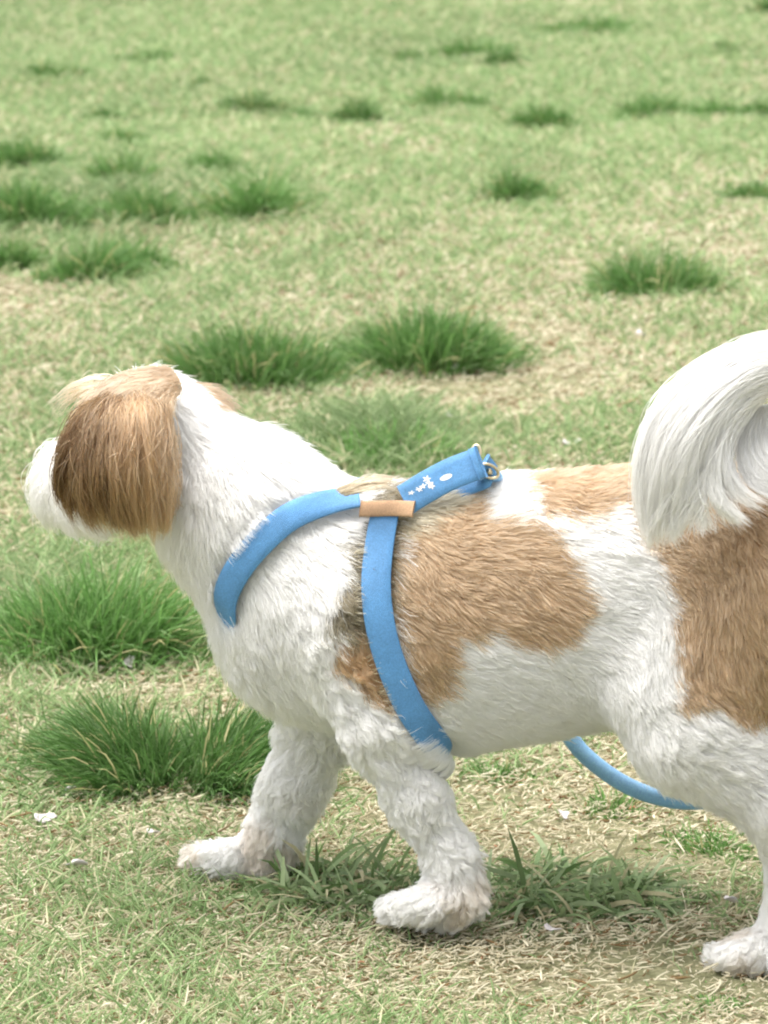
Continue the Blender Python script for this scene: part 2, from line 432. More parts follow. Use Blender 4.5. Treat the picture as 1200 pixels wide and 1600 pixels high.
# fallen petals and leaf scraps
m_petal, nt, out = new_mat('pale_petal')
pb = nt.nodes.new('ShaderNodeBsdfPrincipled'); pb.inputs['Roughness'].default_value = 0.7
nz = nt.nodes.new('ShaderNodeTexNoise'); nz.inputs['Scale'].default_value = 120
rp = nt.nodes.new('ShaderNodeValToRGB'); rp.color_ramp.elements[0].color = (0.42, 0.38, 0.37, 1); rp.color_ramp.elements[1].color = (0.62, 0.57, 0.56, 1)
nt.links.new(nz.outputs['Fac'], rp.inputs['Fac']); nt.links.new(rp.outputs['Color'], pb.inputs['Base Color']); nt.links.new(pb.outputs[0], out.inputs['Surface'])
def petal(px, py, size_px, label, group='pale petals fallen on the lawn'):
    c0 = ground_at(px, py); s = depth_of(c0) / FPX; r = 0.5 * size_px * s
    nr, na = 3, 10
    V = [(0, 0, 0)]; F = []
    ph = rng.random() * 6.28; e = 0.55 + 0.3 * rng.random()
    for i in range(1, nr + 1):
        for j in range(na):
            a = 2 * math.pi * j / na; rr = r * i / nr * (1 + 0.22 * math.sin(a * 2 + ph) + 0.15 * math.sin(a * 3 + 2 * ph))
            V.append((rr * math.cos(a), rr * e * math.sin(a), 0.45 * r * (i / nr) ** 2 * (0.5 + 0.6 * math.sin(a * 2 + ph * 1.7))))
    for j in range(na): F.append((0, 1 + j, 1 + (j + 1) % na))
    for i in range(nr - 1):
        for j in range(na):
            F.append((1 + i * na + j, 1 + (i + 1) * na + j, 1 + (i + 1) * na + (j + 1) % na, 1 + i * na + (j + 1) % na))
    o = mesh_object('petal', V, F, m_petal)
    sm = o.modifiers.new('thickness', 'SOLIDIFY'); sm.thickness = 0.0004
    o.location = (c0[0], c0[1], float(gheight(np.array([c0[0]]), np.array([c0[1]]))[0]) + 0.008)
    o.rotation_euler = (rng.normal(0.25, 0.15), rng.normal(0, 0.2), rng.random() * 6.28)
    tag(o, label, 'petal', group)
petal(122, 1368, 34, 'curled white petal on the lawn left of the forward front paw')
petal(200, 1052, 36, 'pale petal between the two tussocks under the dog\'s head')
petal(68, 1296, 32, 'pale flat petal near the left edge, level with the tussock')
petal(893, 708, 26, 'pale petal on the lawn between harness ring and tail')
petal(880, 1290, 26, 'pale petal on bare soil below the leash')
petal(862, 1470, 24, 'pale petal in front of the trodden grass clump')
petal(708, 583, 20, 'small pale petal at the foot of the tussock behind the neck')
petal(705, 656, 22, 'pale petal in the green grass above the harness handle')
petal(1000, 530, 22, 'small pale petal above the tail beside the lone tussock')
petal(240, 1318, 20, 'small pale petal beside the toes of the forward front paw')
petal(110, 1250, 20, 'small pale petal under the left end of the dark tussock')
petal(1140, 1425, 30, 'pale petal lying just above the hind paw')

# ------------------------------------------------------------------ the dog: an implicit body, meshed once, then furred
PR = []
def cap(region, a, ra, b, rb, k=1.0, blend=0.018):
    PR.append(dict(reg=region, a=np.asarray(a, float), b=np.asarray(b, float), ra=ra, rb=rb, k=k, blend=blend))

def chain(region, pts, k=1.0, blend=0.018):
    """pts: (px, py, lat, radius px)"""
    for p, q in zip(pts[:-1], pts[1:]):
        cap(region, J(*p[:3]), p[3] * PX, J(*q[:3]), q[3] * PX, k, blend)

chain('torso', [(520, 940, 0, 170), (690, 965, 0, 190), (850, 945, 0, 178), (1010, 925, 0, 168), (1180, 925, 0, 168), (1290, 930, 0, 150)], 0.72, 0.03)
chain('chest', [(448, 985, 0, 80), (480, 1018, 0, 74)], 0.9, 0.035)
chain('neck', [(480, 895, 0.0, 122), (385, 806, 0.004, 112), (290, 730, 0.010, 92)], 0.86, 0.03)
# head, turned away from the viewer
PHI = math.radians(36)
HC = J(232, 674, 0.012)
HF = unit(np.array([-math.cos(PHI), math.sin(PHI), -0.45])); HL = np.array([-math.sin(PHI), -math.cos(PHI), 0.0])
cap('head', HC, 0.036, HC + HF * 0.012, 0.035, 1.0, 0.025)
cap('muzzle', HC + HF * 0.030 + np.array([0, 0, -0.010]), 0.028, HC + HF * 0.068 + np.array([0, 0, -0.014]), 0.021, 1.0, 0.02)
EB = J(188, 632, -0.024)
for e in (J(140, 735, -0.044), J(188, 752, -0.048), J(240, 738, -0.040)):
    cap('ear', EB, 0.009, e, 0.009, 1.0, 0.008)
EBR = HC - HL * 0.035 + np.array([0, 0, 0.012])
for e in (EBR - HL * 0.018 + np.array([0.012, 0, -0.055]), EBR - HL * 0.018 + np.array([-0.02, 0, -0.055])):
    cap('far_ear', EBR, 0.009, e, 0.009, 1.0, 0.008)
# legs: near front, far front, near hind, far hind (radii without the fur)
chain('leg_up', [(560, 985, -0.036, 88), (604, 1122, -0.050, 54)], 0.72, 0.03)
chain('leg', [(596, 1130, -0.044, 48), (650, 1240, -0.046, 33), (702, 1335, -0.046, 26)], 0.95, 0.015)
chain('paw', [(702, 1335, -0.046, 26), (712, 1395, -0.047, 30), (672, 1414, -0.049, 25)], 1.0, 0.012)
for dl, dpx in ((-0.019, 8), (-0.006, -12), (0.007, -8), (0.019, 10)):
    chain('toe', [(672, 1412, -0.049 + dl * 0.8, 19), (632 + dpx, 1418, -0.049 + dl, 14)], 1.0, 0.006)
chain('leg_up', [(505, 1010, 0.034, 82), (508, 1120, 0.040, 56)], 0.72, 0.03)
chain('leg', [(506, 1120, 0.040, 50), (462, 1225, 0.040, 40), (428, 1300, 0.040, 33)], 0.95, 0.015)
chain('paw', [(428, 1300, 0.040, 33), (408, 1342, 0.040, 35), (362, 1346, 0.039, 28)], 1.0, 0.012)
for dl, dpx in ((-0.019, 10), (-0.006, -8), (0.007, -10), (0.019, 4)):
    chain('toe', [(362, 1344, 0.039 + dl * 0.8, 21), (322 + dpx, 1342, 0.039 + dl, 17)], 1.0, 0.006)
chain('thigh', [(1230, 940, -0.036, 135), (1085, 1095, -0.044, 92), (1090, 1135, -0.046, 78)], 0.60, 0.035)
chain('hind_leg', [(1095, 1140, -0.046, 76), (1230, 1255, -0.046, 48), (1254, 1320, -0.046, 38)], 0.9, 0.02)
chain('hind_leg', [(1254, 1320, -0.046, 38), (1236, 1470, -0.046, 32)], 1.0, 0.015)
chain('paw', [(1236, 1470, -0.046, 32), (1180, 1492, -0.048, 28)], 1.0, 0.012)
for dl, dpx in ((-0.019, 8), (-0.006, -12), (0.007, -8), (0.019, 10)):
    chain('toe', [(1182, 1490, -0.048 + dl * 0.8, 20), (1142 + dpx, 1497, -0.048 + dl, 16)], 1.0, 0.006)
chain('thigh', [(1260, 950, 0.036, 130), (1270, 1130, 0.044, 80)], 0.60, 0.035)
chain('hind_leg', [(1270, 1130, 0.046, 70), (1440, 1250, 0.046, 44), (1430, 1410, 0.046, 32)], 0.9, 0.02)
chain('paw', [(1430, 1410, 0.046, 32), (1365, 1425, 0.046, 28)], 1.0, 0.012)
# tail: curls up over the back and falls towards the near side
TAILP = [(1300, 790, 0.0), (1335, 690, -0.010), (1305, 608, -0.024), (1235, 572, -0.036), (1160, 592, -0.046), (1105, 645, -0.054), (1072, 705, -0.060)]
TAILR = [24, 18, 15, 13, 12, 10, 7]
chain('tail', [t + (r,) for t, r in zip(TAILP, TAILR)], 1.0, 0.006)

def prim_d(p, q):
    sc_ = np.array([1.0, 1.0 / q['k'], 1.0])
    a, b = q['a'] * sc_, q['b'] * sc_
    pp = p * sc_
    ba = b - a; h = np.clip(((pp - a) @ ba) / max(ba @ ba, 1e-12), 0, 1)
    return np.linalg.norm(pp - a - h[:, None] * ba, axis=1) - (q['ra'] + (q['rb'] - q['ra']) * h)

H = 0.0032
lo = np.array([-0.30, -0.125, -0.02]); hi = np.array([0.40, 0.145, 0.41])
dims = np.ceil((hi - lo) / H).astype(int) + 1
axs = [lo[i] + np.arange(dims[i]) * H for i in range(3)]
GP = np.stack(np.meshgrid(*axs, indexing='ij'), -1).reshape(-1, 3)
S = np.full(len(GP), 1.0)
for q in PR:
    # only touch the grid near the piece
    rmax = max(q['ra'], q['rb']) + 0.075
    mn = np.minimum(q['a'], q['b']) - rmax; mxx = np.maximum(q['a'], q['b']) + rmax
    sel = np.where(np.all((GP >= mn) & (GP <= mxx), axis=1))[0]
    dq = prim_d(GP[sel], q); s0 = S[sel]; kk = q['blend']
    hh = np.maximum(kk - np.abs(s0 - dq), 0) / kk
    S[sel] = np.minimum(s0, dq) - hh * hh * kk * 0.25
S = np.minimum(S, 0.12).reshape(dims)
GR = np.stack(np.gradient(S, H), -1)

def tri(field, p):
    u = (p - lo) / H
    u = np.clip(u, 0, np.array(dims) - 1.001); i = u.astype(int); f = u - i
    out = 0
    for dx in (0, 1):
        for dy in (0, 1):
            for dz in (0, 1):
                w = (f[:, 0] if dx else 1 - f[:, 0]) * (f[:, 1] if dy else 1 - f[:, 1]) * (f[:, 2] if dz else 1 - f[:, 2])
                val = field[i[:, 0] + dx, i[:, 1] + dy, i[:, 2] + dz]
                out = out + (w[:, None] * val if val.ndim == 2 else w * val)
    return out

def snap(p, off, it=5):
    p = np.array(p, float)
    for _ in range(it):
        g_ = unit(tri(GR, p)); p = p - g_ * (tri(S, p) - off)[:, None]
    return p

def surface_nets(S):
    nx, ny, nz = S.shape
    inside = S < 0
    corners = [(a, b, c) for a in (0, 1) for b in (0, 1) for c in (0, 1)]
    cnt = sum(inside[a:nx - 1 + a, b:ny - 1 + b, c:nz - 1 + c].astype(int) for a, b, c in corners)
    act = (cnt > 0) & (cnt < 8)
    ci = np.argwhere(act); vid = -np.ones(act.shape, int); vid[act] = np.arange(len(ci))
    acc = np.zeros((len(ci), 3)); num = np.zeros(len(ci))
    for e1 in corners:
        for ax in range(3):
            if e1[ax]: continue
            e2 = list(e1); e2[ax] = 1
            v1 = S[ci[:, 0] + e1[0], ci[:, 1] + e1[1], ci[:, 2] + e1[2]]; v2 = S[ci[:, 0] + e2[0], ci[:, 1] + e2[1], ci[:, 2] + e2[2]]
            cr = (v1 < 0) != (v2 < 0)
            t = np.where(cr, v1 / np.where(cr, v1 - v2, 1), 0)
            pos = np.array(e1, float)[None].repeat(len(ci), 0); pos[:, ax] += t
            acc += pos * cr[:, None]; num += cr
    V = lo + (ci + acc / num[:, None]) * H
    quads = []
    for ax in range(3):
        o1, o2 = (ax + 1) % 3, (ax + 2) % 3
        sl0 = [slice(None)] * 3; sl1 = [slice(None)] * 3
        sl0[ax] = slice(0, -1); sl1[ax] = slice(1, None)
        a_ = inside[tuple(sl0)]; b_ = inside[tuple(sl1)]
        e = np.argwhere(a_ != b_)
        e = e[(e[:, o1] > 0) & (e[:, o2] > 0) & (e[:, o1] < S.shape[o1] - 1) & (e[:, o2] < S.shape[o2] - 1)]
        s_in = a_[e[:, 0], e[:, 1], e[:, 2]]
        def cell(d1, d2):
            q = e.copy(); q[:, o1] += d1; q[:, o2] += d2
            return vid[q[:, 0], q[:, 1], q[:, 2]]
        qd = np.stack([cell(-1, -1), cell(0, -1), cell(0, 0), cell(-1, 0)], 1)
        qd[~s_in] = qd[~s_in][:, ::-1]
        quads.append(qd)
    return V, np.concatenate(quads)

BV, BF = surface_nets(S)

# ------------------------------------------------------------------ coat colours
def sz(pts):
    return np.array([[J(a, b, -0.066)[0], J(a, b, -0.066)[2]] for a, b in pts])

def poly_sd(poly, P2):
    """signed distance to a polygon, negative inside"""
    d = np.full(len(P2), 1e9); s = np.ones(len(P2))
    n = len(poly)
    for i in range(n):
        a = poly[i]; b = poly[(i - 1) % n]
        e = b - a; w = P2 - a
        bb = w - e * np.clip((w @ e) / (e @ e), 0, 1)[:, None]
        d = np.minimum(d, (bb ** 2).sum(1))
        c1 = P2[:, 1] >= a[1]; c2 = P2[:, 1] < b[1]; c3 = e[0] * w[:, 1] > e[1] * w[:, 0]
        flip = (c1 & c2 & c3) | (~c1 & ~c2 & ~c3)
        s = np.where(flip, -s, s)
    return s * np.sqrt(d)

TAN, TAN2 = lin(190, 158, 122), lin(170, 134, 96)
SABLE, SABLE2 = lin(142, 130, 104), lin(200, 188, 158)
WHITE = np.array([0.890, 0.872, 0.836])
PATCH = [
    (sz([(612, 850), (640, 812), (700, 800), (735, 828), (775, 832), (805, 822), (835, 845), (865, 862), (885, 915), (905, 958), (868, 998), (820, 1014),
         (780, 1005), (745, 990), (700, 1000), (695, 1040), (672, 1085), (655, 1105), (640, 1075), (615, 1010), (600, 930)]), TAN),
    (sz([(755, 765), (760, 690), (1020, 680), (1000, 785), (985, 800), (940, 812), (900, 828), (860, 825), (815, 815), (778, 795)]), TAN),
    (sz([(945, 690), (950, 790), (966, 838), (1004, 885), (1040, 940), (1058, 1000), (1048, 1085), (1080, 1088), (1110, 1090), (1145, 1112), (1200, 1118), (1330, 1120), (1450, 900), (1400, 640)]), TAN),
    (sz([(540, 965), (575, 968), (598, 1010), (625, 1085), (590, 1085), (545, 1050), (520, 1010)]), TAN2 * 1.15),
    (sz([(540, 810), (600, 790), (600, 975), (560, 990), (505, 965), (525, 905), (508, 870)]), SABLE * 0.8),
    (sz([(600, 720), (700, 720), (735, 770), (700, 805), (650, 835), (600, 850)]), SABLE2 * 0.75),
    (sz([(510, 735), (600, 700), (640, 745), (620, 780), (540, 770)]), SABLE * 0.8),
]
HEADP = sz([(60, 560), (190, 566), (262, 552), (283, 590), (284, 700), (290, 860), (95, 860), (95, 700), (60, 640)])

def region_w(p):
    regs = sorted({q['reg'] for q in PR}); W = {}
    for r in regs:
        d_ = np.full(len(p), 1.0)
        for q in PR:
            if q['reg'] == r: d_ = np.minimum(d_, prim_d(p, q))
        W[r] = d_
    return W

def coat(p, W):
    n = len(p)
    q = np.stack([p[:, 0], p[:, 2]], 1)
    wob = (noise3(p * 75, 3) - 0.5) * 0.009 + (noise3(p * 260, 4) - 0.5) * 0.006
    c = np.repeat(WHITE[None], n, 0)
    ok = (W['head'] > 0.012) & (W['muzzle'] > 0.012) & (W['tail'] > 0.006)
    for poly, colr in PATCH:
        d_ = poly_sd(poly, q) + wob + rng.normal(0, 0.0022, n)
        a = sstep(0.002, -0.002, d_) * ok
        c = c * (1 - a[:, None]) + colr * a[:, None]
    # cream stains low on the legs, greyish belly skin
    low = sstep(0.10, 0.03, p[:, 2]) * sstep(0.45, 0.75, noise3(p * 45, 8))
    c = c * (1 - 0.45 * low[:, None]) + lin(190, 160, 114) * 0.45 * low[:, None]
    # head: tan on both sides of a white blaze, white muzzle
    hd = np.minimum(W['head'], np.minimum(W['ear'], W['far_ear'])) < np.minimum(np.minimum(W['neck'], W['muzzle'] + 0.004), W['torso'])
    rel = p - HC
    side = rel @ HL; fwd = rel @ HF
    brown = hd & (np.abs(side + wob) > 0.017) & (fwd < 0.040) & ((poly_sd(HEADP, q) + wob < 0) | (side < 0))
    c = np.where(brown[:, None], TAN * 0.96, c)
    ear = np.minimum(W['ear'], W['far_ear']) < np.minimum(W['head'], W['neck']) + 0.001
    earc = TAN * 0.82
    c = np.where(ear[:, None], earc, c)
    # the front lower part of the ear is a darker brown
    dkp = poly_sd(sz([(80, 660), (150, 640), (165, 720), (175, 860), (80, 860)]), q) + wob * 1.5
    dk = sstep(0.008, -0.006, dkp) * ear
    c = c * (1 - dk[:, None]) + lin(106, 78, 48) * dk[:, None]
    tl = W['tail'] < np.minimum(W['torso'], W['thigh']) - 0.002
    c = np.where(tl[:, None], WHITE, c)
    return c

dog = empty('dog', ORG)
tag(dog, 'small white and tan long-haired dog walking left, head turned away', 'dog')

m_skin, nt, out = new_mat('dog_skin')
a = attr_node(nt); pb = nt.nodes.new('ShaderNodeBsdfPrincipled'); pb.inputs['Roughness'].default_value = 0.8
nz = nt.nodes.new('ShaderNodeTexNoise'); nz.inputs['Scale'].default_value = 400
bp = nt.nodes.new('ShaderNodeBump'); bp.inputs['Strength'].default_value = 0.5; bp.inputs['Distance'].default_value = 0.002
nt.links.new(nz.outputs['Fac'], bp.inputs['Height']); nt.links.new(bp.outputs['Normal'], pb.inputs['Normal'])
nt.links.new(a.outputs['Color'], pb.inputs['Base Color']); nt.links.new(pb.outputs[0], out.inputs['Surface'])
body = mesh_object('body', to_world(BV), BF, m_skin, dog, coat(BV, region_w(BV)) * 0.9)

# ------------------------------------------------------------------ harness lines (needed before the fur, which they press down)
def spline(pts, n):
    pts = np.asarray(pts, float)
    d_ = np.concatenate([[0], np.cumsum(np.linalg.norm(np.diff(pts, axis=0), axis=1))])
    P_ = np.concatenate([[2 * pts[0] - pts[1]], pts, [2 * pts[-1] - pts[-2]]])
    out = []
    for t in np.linspace(0, d_[-1], n):
        i = min(np.searchsorted(d_, t, side='right') - 1, len(pts) - 2); u = (t - d_[i]) / max(d_[i + 1] - d_[i], 1e-9)
        p0, p1, p2, p3 = P_[i], P_[i + 1], P_[i + 2], P_[i + 3]
        out.append(0.5 * ((2 * p1) + (-p0 + p2) * u + (2 * p0 - 5 * p1 + 4 * p2 - p3) * u * u + (-p0 + 3 * p1 - 3 * p2 + p3) * u ** 3))
    return np.array(out)

def mirrored(near):
    far = [np.array([p[0], -p[1], p[2]]) for p in near[::-1]]
    return far

def on_coat(px, py, off):
    """the place on the dog's near side, off above its skin, that lies in this direction from the photographer"""
    t = np.arange(1.7, 2.6, 0.0006)[:, None]
    p = (CAM + ray(px, py) * t - ORG); p = np.stack([p @ AX, p @ LX, p[:, 2]], 1)
    ins = np.all((p > lo) & (p < hi), axis=1) & (tri(S, p) < off)
    return p[np.argmax(ins)]
chest_near = [on_coat(a_, b_, 0.0085) for a_, b_ in ((562, 777), (525, 781), (485, 793), (450, 808), (420, 834), (384, 872), (360, 910), (350, 938), (348, 962))]
chest_mid = [J(358, 1000, -0.020), J(360, 1010, 0.0), J(358, 1000, 0.020)]
far_side = [p - np.array([0, 0, 0.014 * (i_ > 3)]) for i_, p in enumerate(mirrored(chest_near))]
CHEST = np.concatenate([chest_near, chest_mid, far_side])
girth_near = [on_coat(a_, b_, 0.0065) for a_, b_ in ((604, 790), (593, 850), (587, 905), (591, 960), (604, 1020), (626, 1075))] + [J(648, 1122, -0.058), J(668, 1157, -0.040)]
girth_mid = [J(678, 1180, 0.0)]
GIRTH = np.concatenate([girth_near, girth_mid, mirrored(girth_near)])
OFF_C, OFF_G = 0.0085, 0.0065
WID_C, WID_G = 0.0178, 0.0185
CHEST = spline(CHEST, 90)
deep = sstep(J(346, 950, -0.05)[2], J(346, 985, -0.05)[2], CHEST[:, 2])
CHEST = snap(CHEST, OFF_C - (OFF_C - 0.0008) * deep); GIRTH = snap(spline(GIRTH, 90), OFF_G)
for _ in range(6):
    CHEST[1:-1] = (CHEST[:-2] + 2 * CHEST[1:-1] + CHEST[2:]) / 4
    GIRTH[1:-1] = (GIRTH[:-2] + 2 * GIRTH[1:-1] + GIRTH[2:]) / 4
KEEP_ = snap(spline([J(556, 774, -0.045), J(600, 776, -0.045), J(640, 780, -0.045)], 12), 0.0092)

PRESS = np.zeros(dims)
for line, hw in ((CHEST, WID_C / 2), (GIRTH, WID_G / 2), (KEEP_, 0.007)):
    for p in line:
        if line is CHEST and tri(S, p[None])[0] < 0.006: continue
        c_ = ((p - lo) / H).astype(int); r_ = int(hw / H) + 4
        i0 = np.maximum(c_ - r_, 0); i1 = np.minimum(c_ + r_ + 1, dims)
        if np.any(i1 <= i0): continue
        sub = np.stack(np.meshgrid(*[axs[k_][i0[k_]:i1[k_]] for k_ in range(3)], indexing='ij'), -1)
        dd = np.linalg.norm(sub - p, axis=-1)
        v_ = 1 - sstep(hw * 1.0, hw * 1.0 + 0.004, dd)
        sl = tuple(slice(i0[k_], i1[k_]) for k_ in range(3))
        PRESS[sl] = np.maximum(PRESS[sl], v_)

# ------------------------------------------------------------------ fur
m_fur, nt, out = new_mat('dog_fur')
a = attr_node(nt)
hair = nt.nodes.new('ShaderNodeBsdfHairPrincipled')
hair.model = 'CHIANG'; hair.parametrization = 'COLOR'
hair.inputs['Roughness'].default_value = 0.45; hair.inputs['Radial Roughness'].default_value = 0.75
hair.inputs['IOR'].default_value = 1.45
hair.inputs['Coat'].default_value = 0.0
for nm, v_ in (('Random Roughness', 0.2), ('Random Color', 0.0)):
    if nm in hair.inputs: hair.inputs[nm].default_value = v_
nt.links.new(a.outputs['Color'], hair.inputs['Color'])
dif = nt.nodes.new('ShaderNodeBsdfDiffuse'); nt.links.new(a.outputs['Color'], dif.inputs['Color'])
mxs = nt.nodes.new('ShaderNodeMixShader'); mxs.inputs[0].default_value = 0.35
nt.links.new(hair.outputs[0], mxs.inputs[1]); nt.links.new(dif.outputs[0], mxs.inputs[2])
nt.links.new(mxs.outputs[0], out.inputs['Surface'])

#            length  lift  curl   gravity clump  flow (None = along the limb)
FURP = {
    'torso':   (0.0165, 0.17, 0.0012, 0.05, 0.28, (1.0, 0, -0.42)),
    'chest':   (0.031, 0.40, 0.0058, 0.25, 0.60, (0.15, 0, -1.0)),
    'neck':    (0.024, 0.20, 0.0018, 0.15, 0.36, (0.75, 0, -0.75)),
    'head':    (0.020, 0.20, 0.0006, 0.15, 0.45, (0.35, 0, -0.9)),
    'muzzle':  (0.028, 0.32, 0.0016, 0.45, 0.60, (0.1, 0, -1.0)),
    'ear':     (0.026, 0.15, 0.0008, 0.45, 0.50, (0.0, 0, -1.0)),
    'far_ear': (0.034, 0.10, 0.0006, 0.60, 0.45, (0.5, 0, -1.0)),
    'leg_up':  (0.022, 0.36, 0.0050, 0.22, 0.56, (0.25, 0, -1.0)),
    'leg':     (0.0160, 0.34, 0.0036, 0.30, 0.60, None),
    'paw':     (0.0160, 0.42, 0.0034, 0.25, 0.72, None),
    'toe':     (0.0130, 0.40, 0.0026, 0.20, 0.80, None),
    'thigh':   (0.0155, 0.22, 0.0008, 0.10, 0.40, (0.55, 0, -0.85)),
    'hind_leg': (0.019, 0.32, 0.0022, 0.22, 0.50, None),
    'tail':    (0.020, 0.15, 0.0005, 0.05, 0.40, None),
}

def sample_roots(n, mask=None):
    A = BV[BF[:, 0]]; B = BV[BF[:, 1]]; C_ = BV[BF[:, 2]]; D = BV[BF[:, 3]]
    ar = np.linalg.norm(np.cross(B - A, C_ - A), axis=1) + np.linalg.norm(np.cross(C_ - A, D - A), axis=1)
    w = ar.copy()
    if mask is not None: w = w * mask((A + C_) / 2)
    i = rng.choice(len(BF), n, p=w / w.sum())
    u = rng.random(n)[:, None]; v = rng.random(n)[:, None]
    return (A[i] * (1 - u) + B[i] * u) * (1 - v) + (D[i] * (1 - u) + C_[i] * u) * v

def grow(roots, nrm, d0, d1, L_, grav, curl, nseg, press=True, hug=0.0, phase=None, minoff=0.0008):
    n = len(roots); P = np.zeros((n, nseg + 1, 3)); P[:, 0] = roots - nrm * 0.0006
    p = P[:, 0].copy(); step = (L_ / nseg)[:, None]
    pr_flag = (rng.random(n) < 0.82)
    lf = 0.35 + 0.65 * rng.random(n)
    for i in range(nseg):
        t = (i + 0.5) / nseg
        d_ = unit(d0 * (1 - t) ** 1.5 + d1 * (1 - (1 - t) ** 1.5) + np.array([0, 0, -1.0]) * (grav * t)[:, None])
        p = p + d_ * step
        s_ = tri(S, p); g_ = unit(tri(GR, p))
        minh = minoff + (i + 1) / nseg * np.minimum(0.35 * L_, 0.006) * lf
        p = p + g_ * np.clip(minh - s_, 0, 0.02)[:, None]
        if press:
            w_ = tri(PRESS, p) * pr_flag
            s_ = tri(S, p)
            p = p - g_ * (np.maximum(s_ - 0.0022, 0) * w_)[:, None]
        P[:, i + 1] = p
    return P

def fur_patch(roots, nseg=6, over=None):
    n = len(roots)
    W = region_w(roots)
    names = [r for r in W if r in FURP]
    ww = np.stack([np.exp(-np.maximum(W[r], -0.004) / 0.006) for r in names], 1); ww /= ww.sum(1, keepdims=True)
    prm = np.array([FURP[r][:5] for r in names])
    val = ww @ prm
    L_, lift, curl, grav, clump = val.T
    nrm = unit(tri(GR, roots))
    flow = np.zeros((n, 3))
    for k_, r in enumerate(names):
        f = FURP[r][5]
        if f is None:
            best = np.full(n, 9.0); fd = np.zeros((n, 3))
            for q in PR:
                if q['reg'] != r: continue
                dq = prim_d(roots, q); b_ = dq < best
                best = np.where(b_, dq, best); fd[b_] = unit(q['b'] - q['a'])
        else:
            fd = np.repeat(unit(np.array(f))[None], n, 0)
        flow += ww[:, k_:k_ + 1] * fd
    # hair of the ears fans out from the ear base, of the head runs from the parting to the sides
    ie = names.index('ear'); e_ = unit(roots - EB); e_[:, 2] -= 0.8
    flow += ww[:, ie:ie + 1] * unit(e_) * 1.2
    ih = names.index('head'); rel = roots - HC
    sd_ = np.clip((rel @ HL) / 0.02, -1, 1)[:, None]
    flow += ww[:, ih:ih + 1] * (HL * sd_ * 0.9 - HF * 0.1)
    # slow swirl of the coat
    sw = (noise3(roots * 28, 51) - 0.5) * 1.3; sw2 = (noise3(roots * 90, 52) - 0.5) * 0.9
    flow = unit(flow)
    side_ = np.cross(nrm, flow)
    flow = flow + side_ * (sw + sw2)[:, None]
    flow = flow - nrm * (flow * nrm).sum(1, keepdims=True)
    flow = unit(flow + rng.normal(0, 0.10, (n, 3)))
    if over: L_, lift, curl, grav, clump, flow = over(roots, nrm, W, L_, lift, curl, grav, clump, flow)
    L_ = L_ * (0.65 + 0.5 * rng.random(n)) * (0.8 + 0.4 * noise3(roots * 60, 61))
    # guides
    ng = max(8, int(n / 22)); gi = rng.choice(n, ng, replace=False)
    d0 = nrm * lift[:, None] * 1.6 + flow * (1 - lift)[:, None] + rng.normal(0, 0.10, (n, 3))
    jit = rng.normal(0, 1, (n, 3)) * (0.16 + 25 * curl)[:, None]
    d1 = unit(flow + nrm * (lift * 0.35)[:, None] + jit)
    P = grow(roots, nrm, unit(d0), d1, L_, grav, curl, nseg)
    # waves: each strand carries its guide's wave
    tt = np.linspace(0, 1, nseg + 1)
    kd = kdtree.KDTree(ng)
    for j, g_ in enumerate(gi): kd.insert(roots[g_], j)
    kd.balance()
    near = np.array([kd.find(r)[1] for r in roots])
    G = P[gi]
    ph = rng.random(ng) * 6.28; fr = 1.0 + 0.9 * rng.random(ng)
    ax1 = unit(np.cross(nrm[gi], flow[gi])); ax2 = nrm[gi]
    wv = np.sin(ph[:, None] + 6.28 * fr[:, None] * tt[None]) - np.sin(ph)[:, None]
    wv2 = np.cos(ph[:, None] + 6.28 * fr[:, None] * tt[None]) - np.cos(ph)[:, None]
    amp = (curl[gi][:, None] * (0.25 + 0.75 * tt[None]))
    G = G + ax1[:, None] * (wv * amp)[..., None] + ax2[:, None] * (wv2 * amp * 0.5)[..., None]
    tgt = G[near] + (roots - roots[gi][near])[:, None] * ((1 - tt) ** 0.8 * 0.9 + 0.08)[None, :, None]
    c_ = clump[:, None] * (tt ** 1.1)[None] * (0.7 + 0.5 * rng.random(n))[:, None]
    c_ = np.clip(c_, 0, 0.95)[..., None]
    P = P * (1 - c_) + tgt * c_
    # curly places also gather into bigger locks
    n2 = max(6, int(n / 170)); g2 = rng.choice(n, n2, replace=False)
    kd = kdtree.KDTree(n2)
    for j, q_ in enumerate(g2): kd.insert(roots[q_], j)
    kd.balance(); near2 = np.array([kd.find(r)[1] for r in roots])
    c2 = np.clip(curl / 0.0040, 0.12, 1.0)[:, None] * (tt ** 1.3)[None] * 0.42
    tgt = P[g2][near2] + (roots - roots[g2][near2])[:, None] * ((1 - tt) * 0.75 + 0.25)[None, :, None]
    P = P * (1 - c2[..., None]) + tgt * c2[..., None]
    return P, W, L_, near, ng

def finish(name, roots, P, W, L_, near, ng, rad, parent, colf=None):
    n, k_, _ = P.shape
    c = coat(roots, W)
    gv = 0.86 + 0.28 * rng.random(ng)
    v = (0.88 + 0.24 * rng.random((n, 1))) * gv[near][:, None]
    whit = sstep(0.45, 0.7, c[:, 2])[:, None]
    c = c * (whit * (0.96 + 0.08 * (v - 0.5)) + (1 - whit) * v)
    if colf is not None: c = colf(roots, c, W)
    c = np.clip(c, 0.01, 0.93)
    tp = np.interp(np.linspace(0, 1, k_), [0, 0.5, 0.85, 1], [1, 0.95, 0.6, 0.15])
    far_ = np.where(roots[:, 1] > 0.035, 1.5, 1.0)
    R = rad * far_[:, None] * (0.75 + 0.5 * rng.random((n, 1))) * tp[None]
    return curves_object(name, to_world(P), R, c, m_fur, parent)

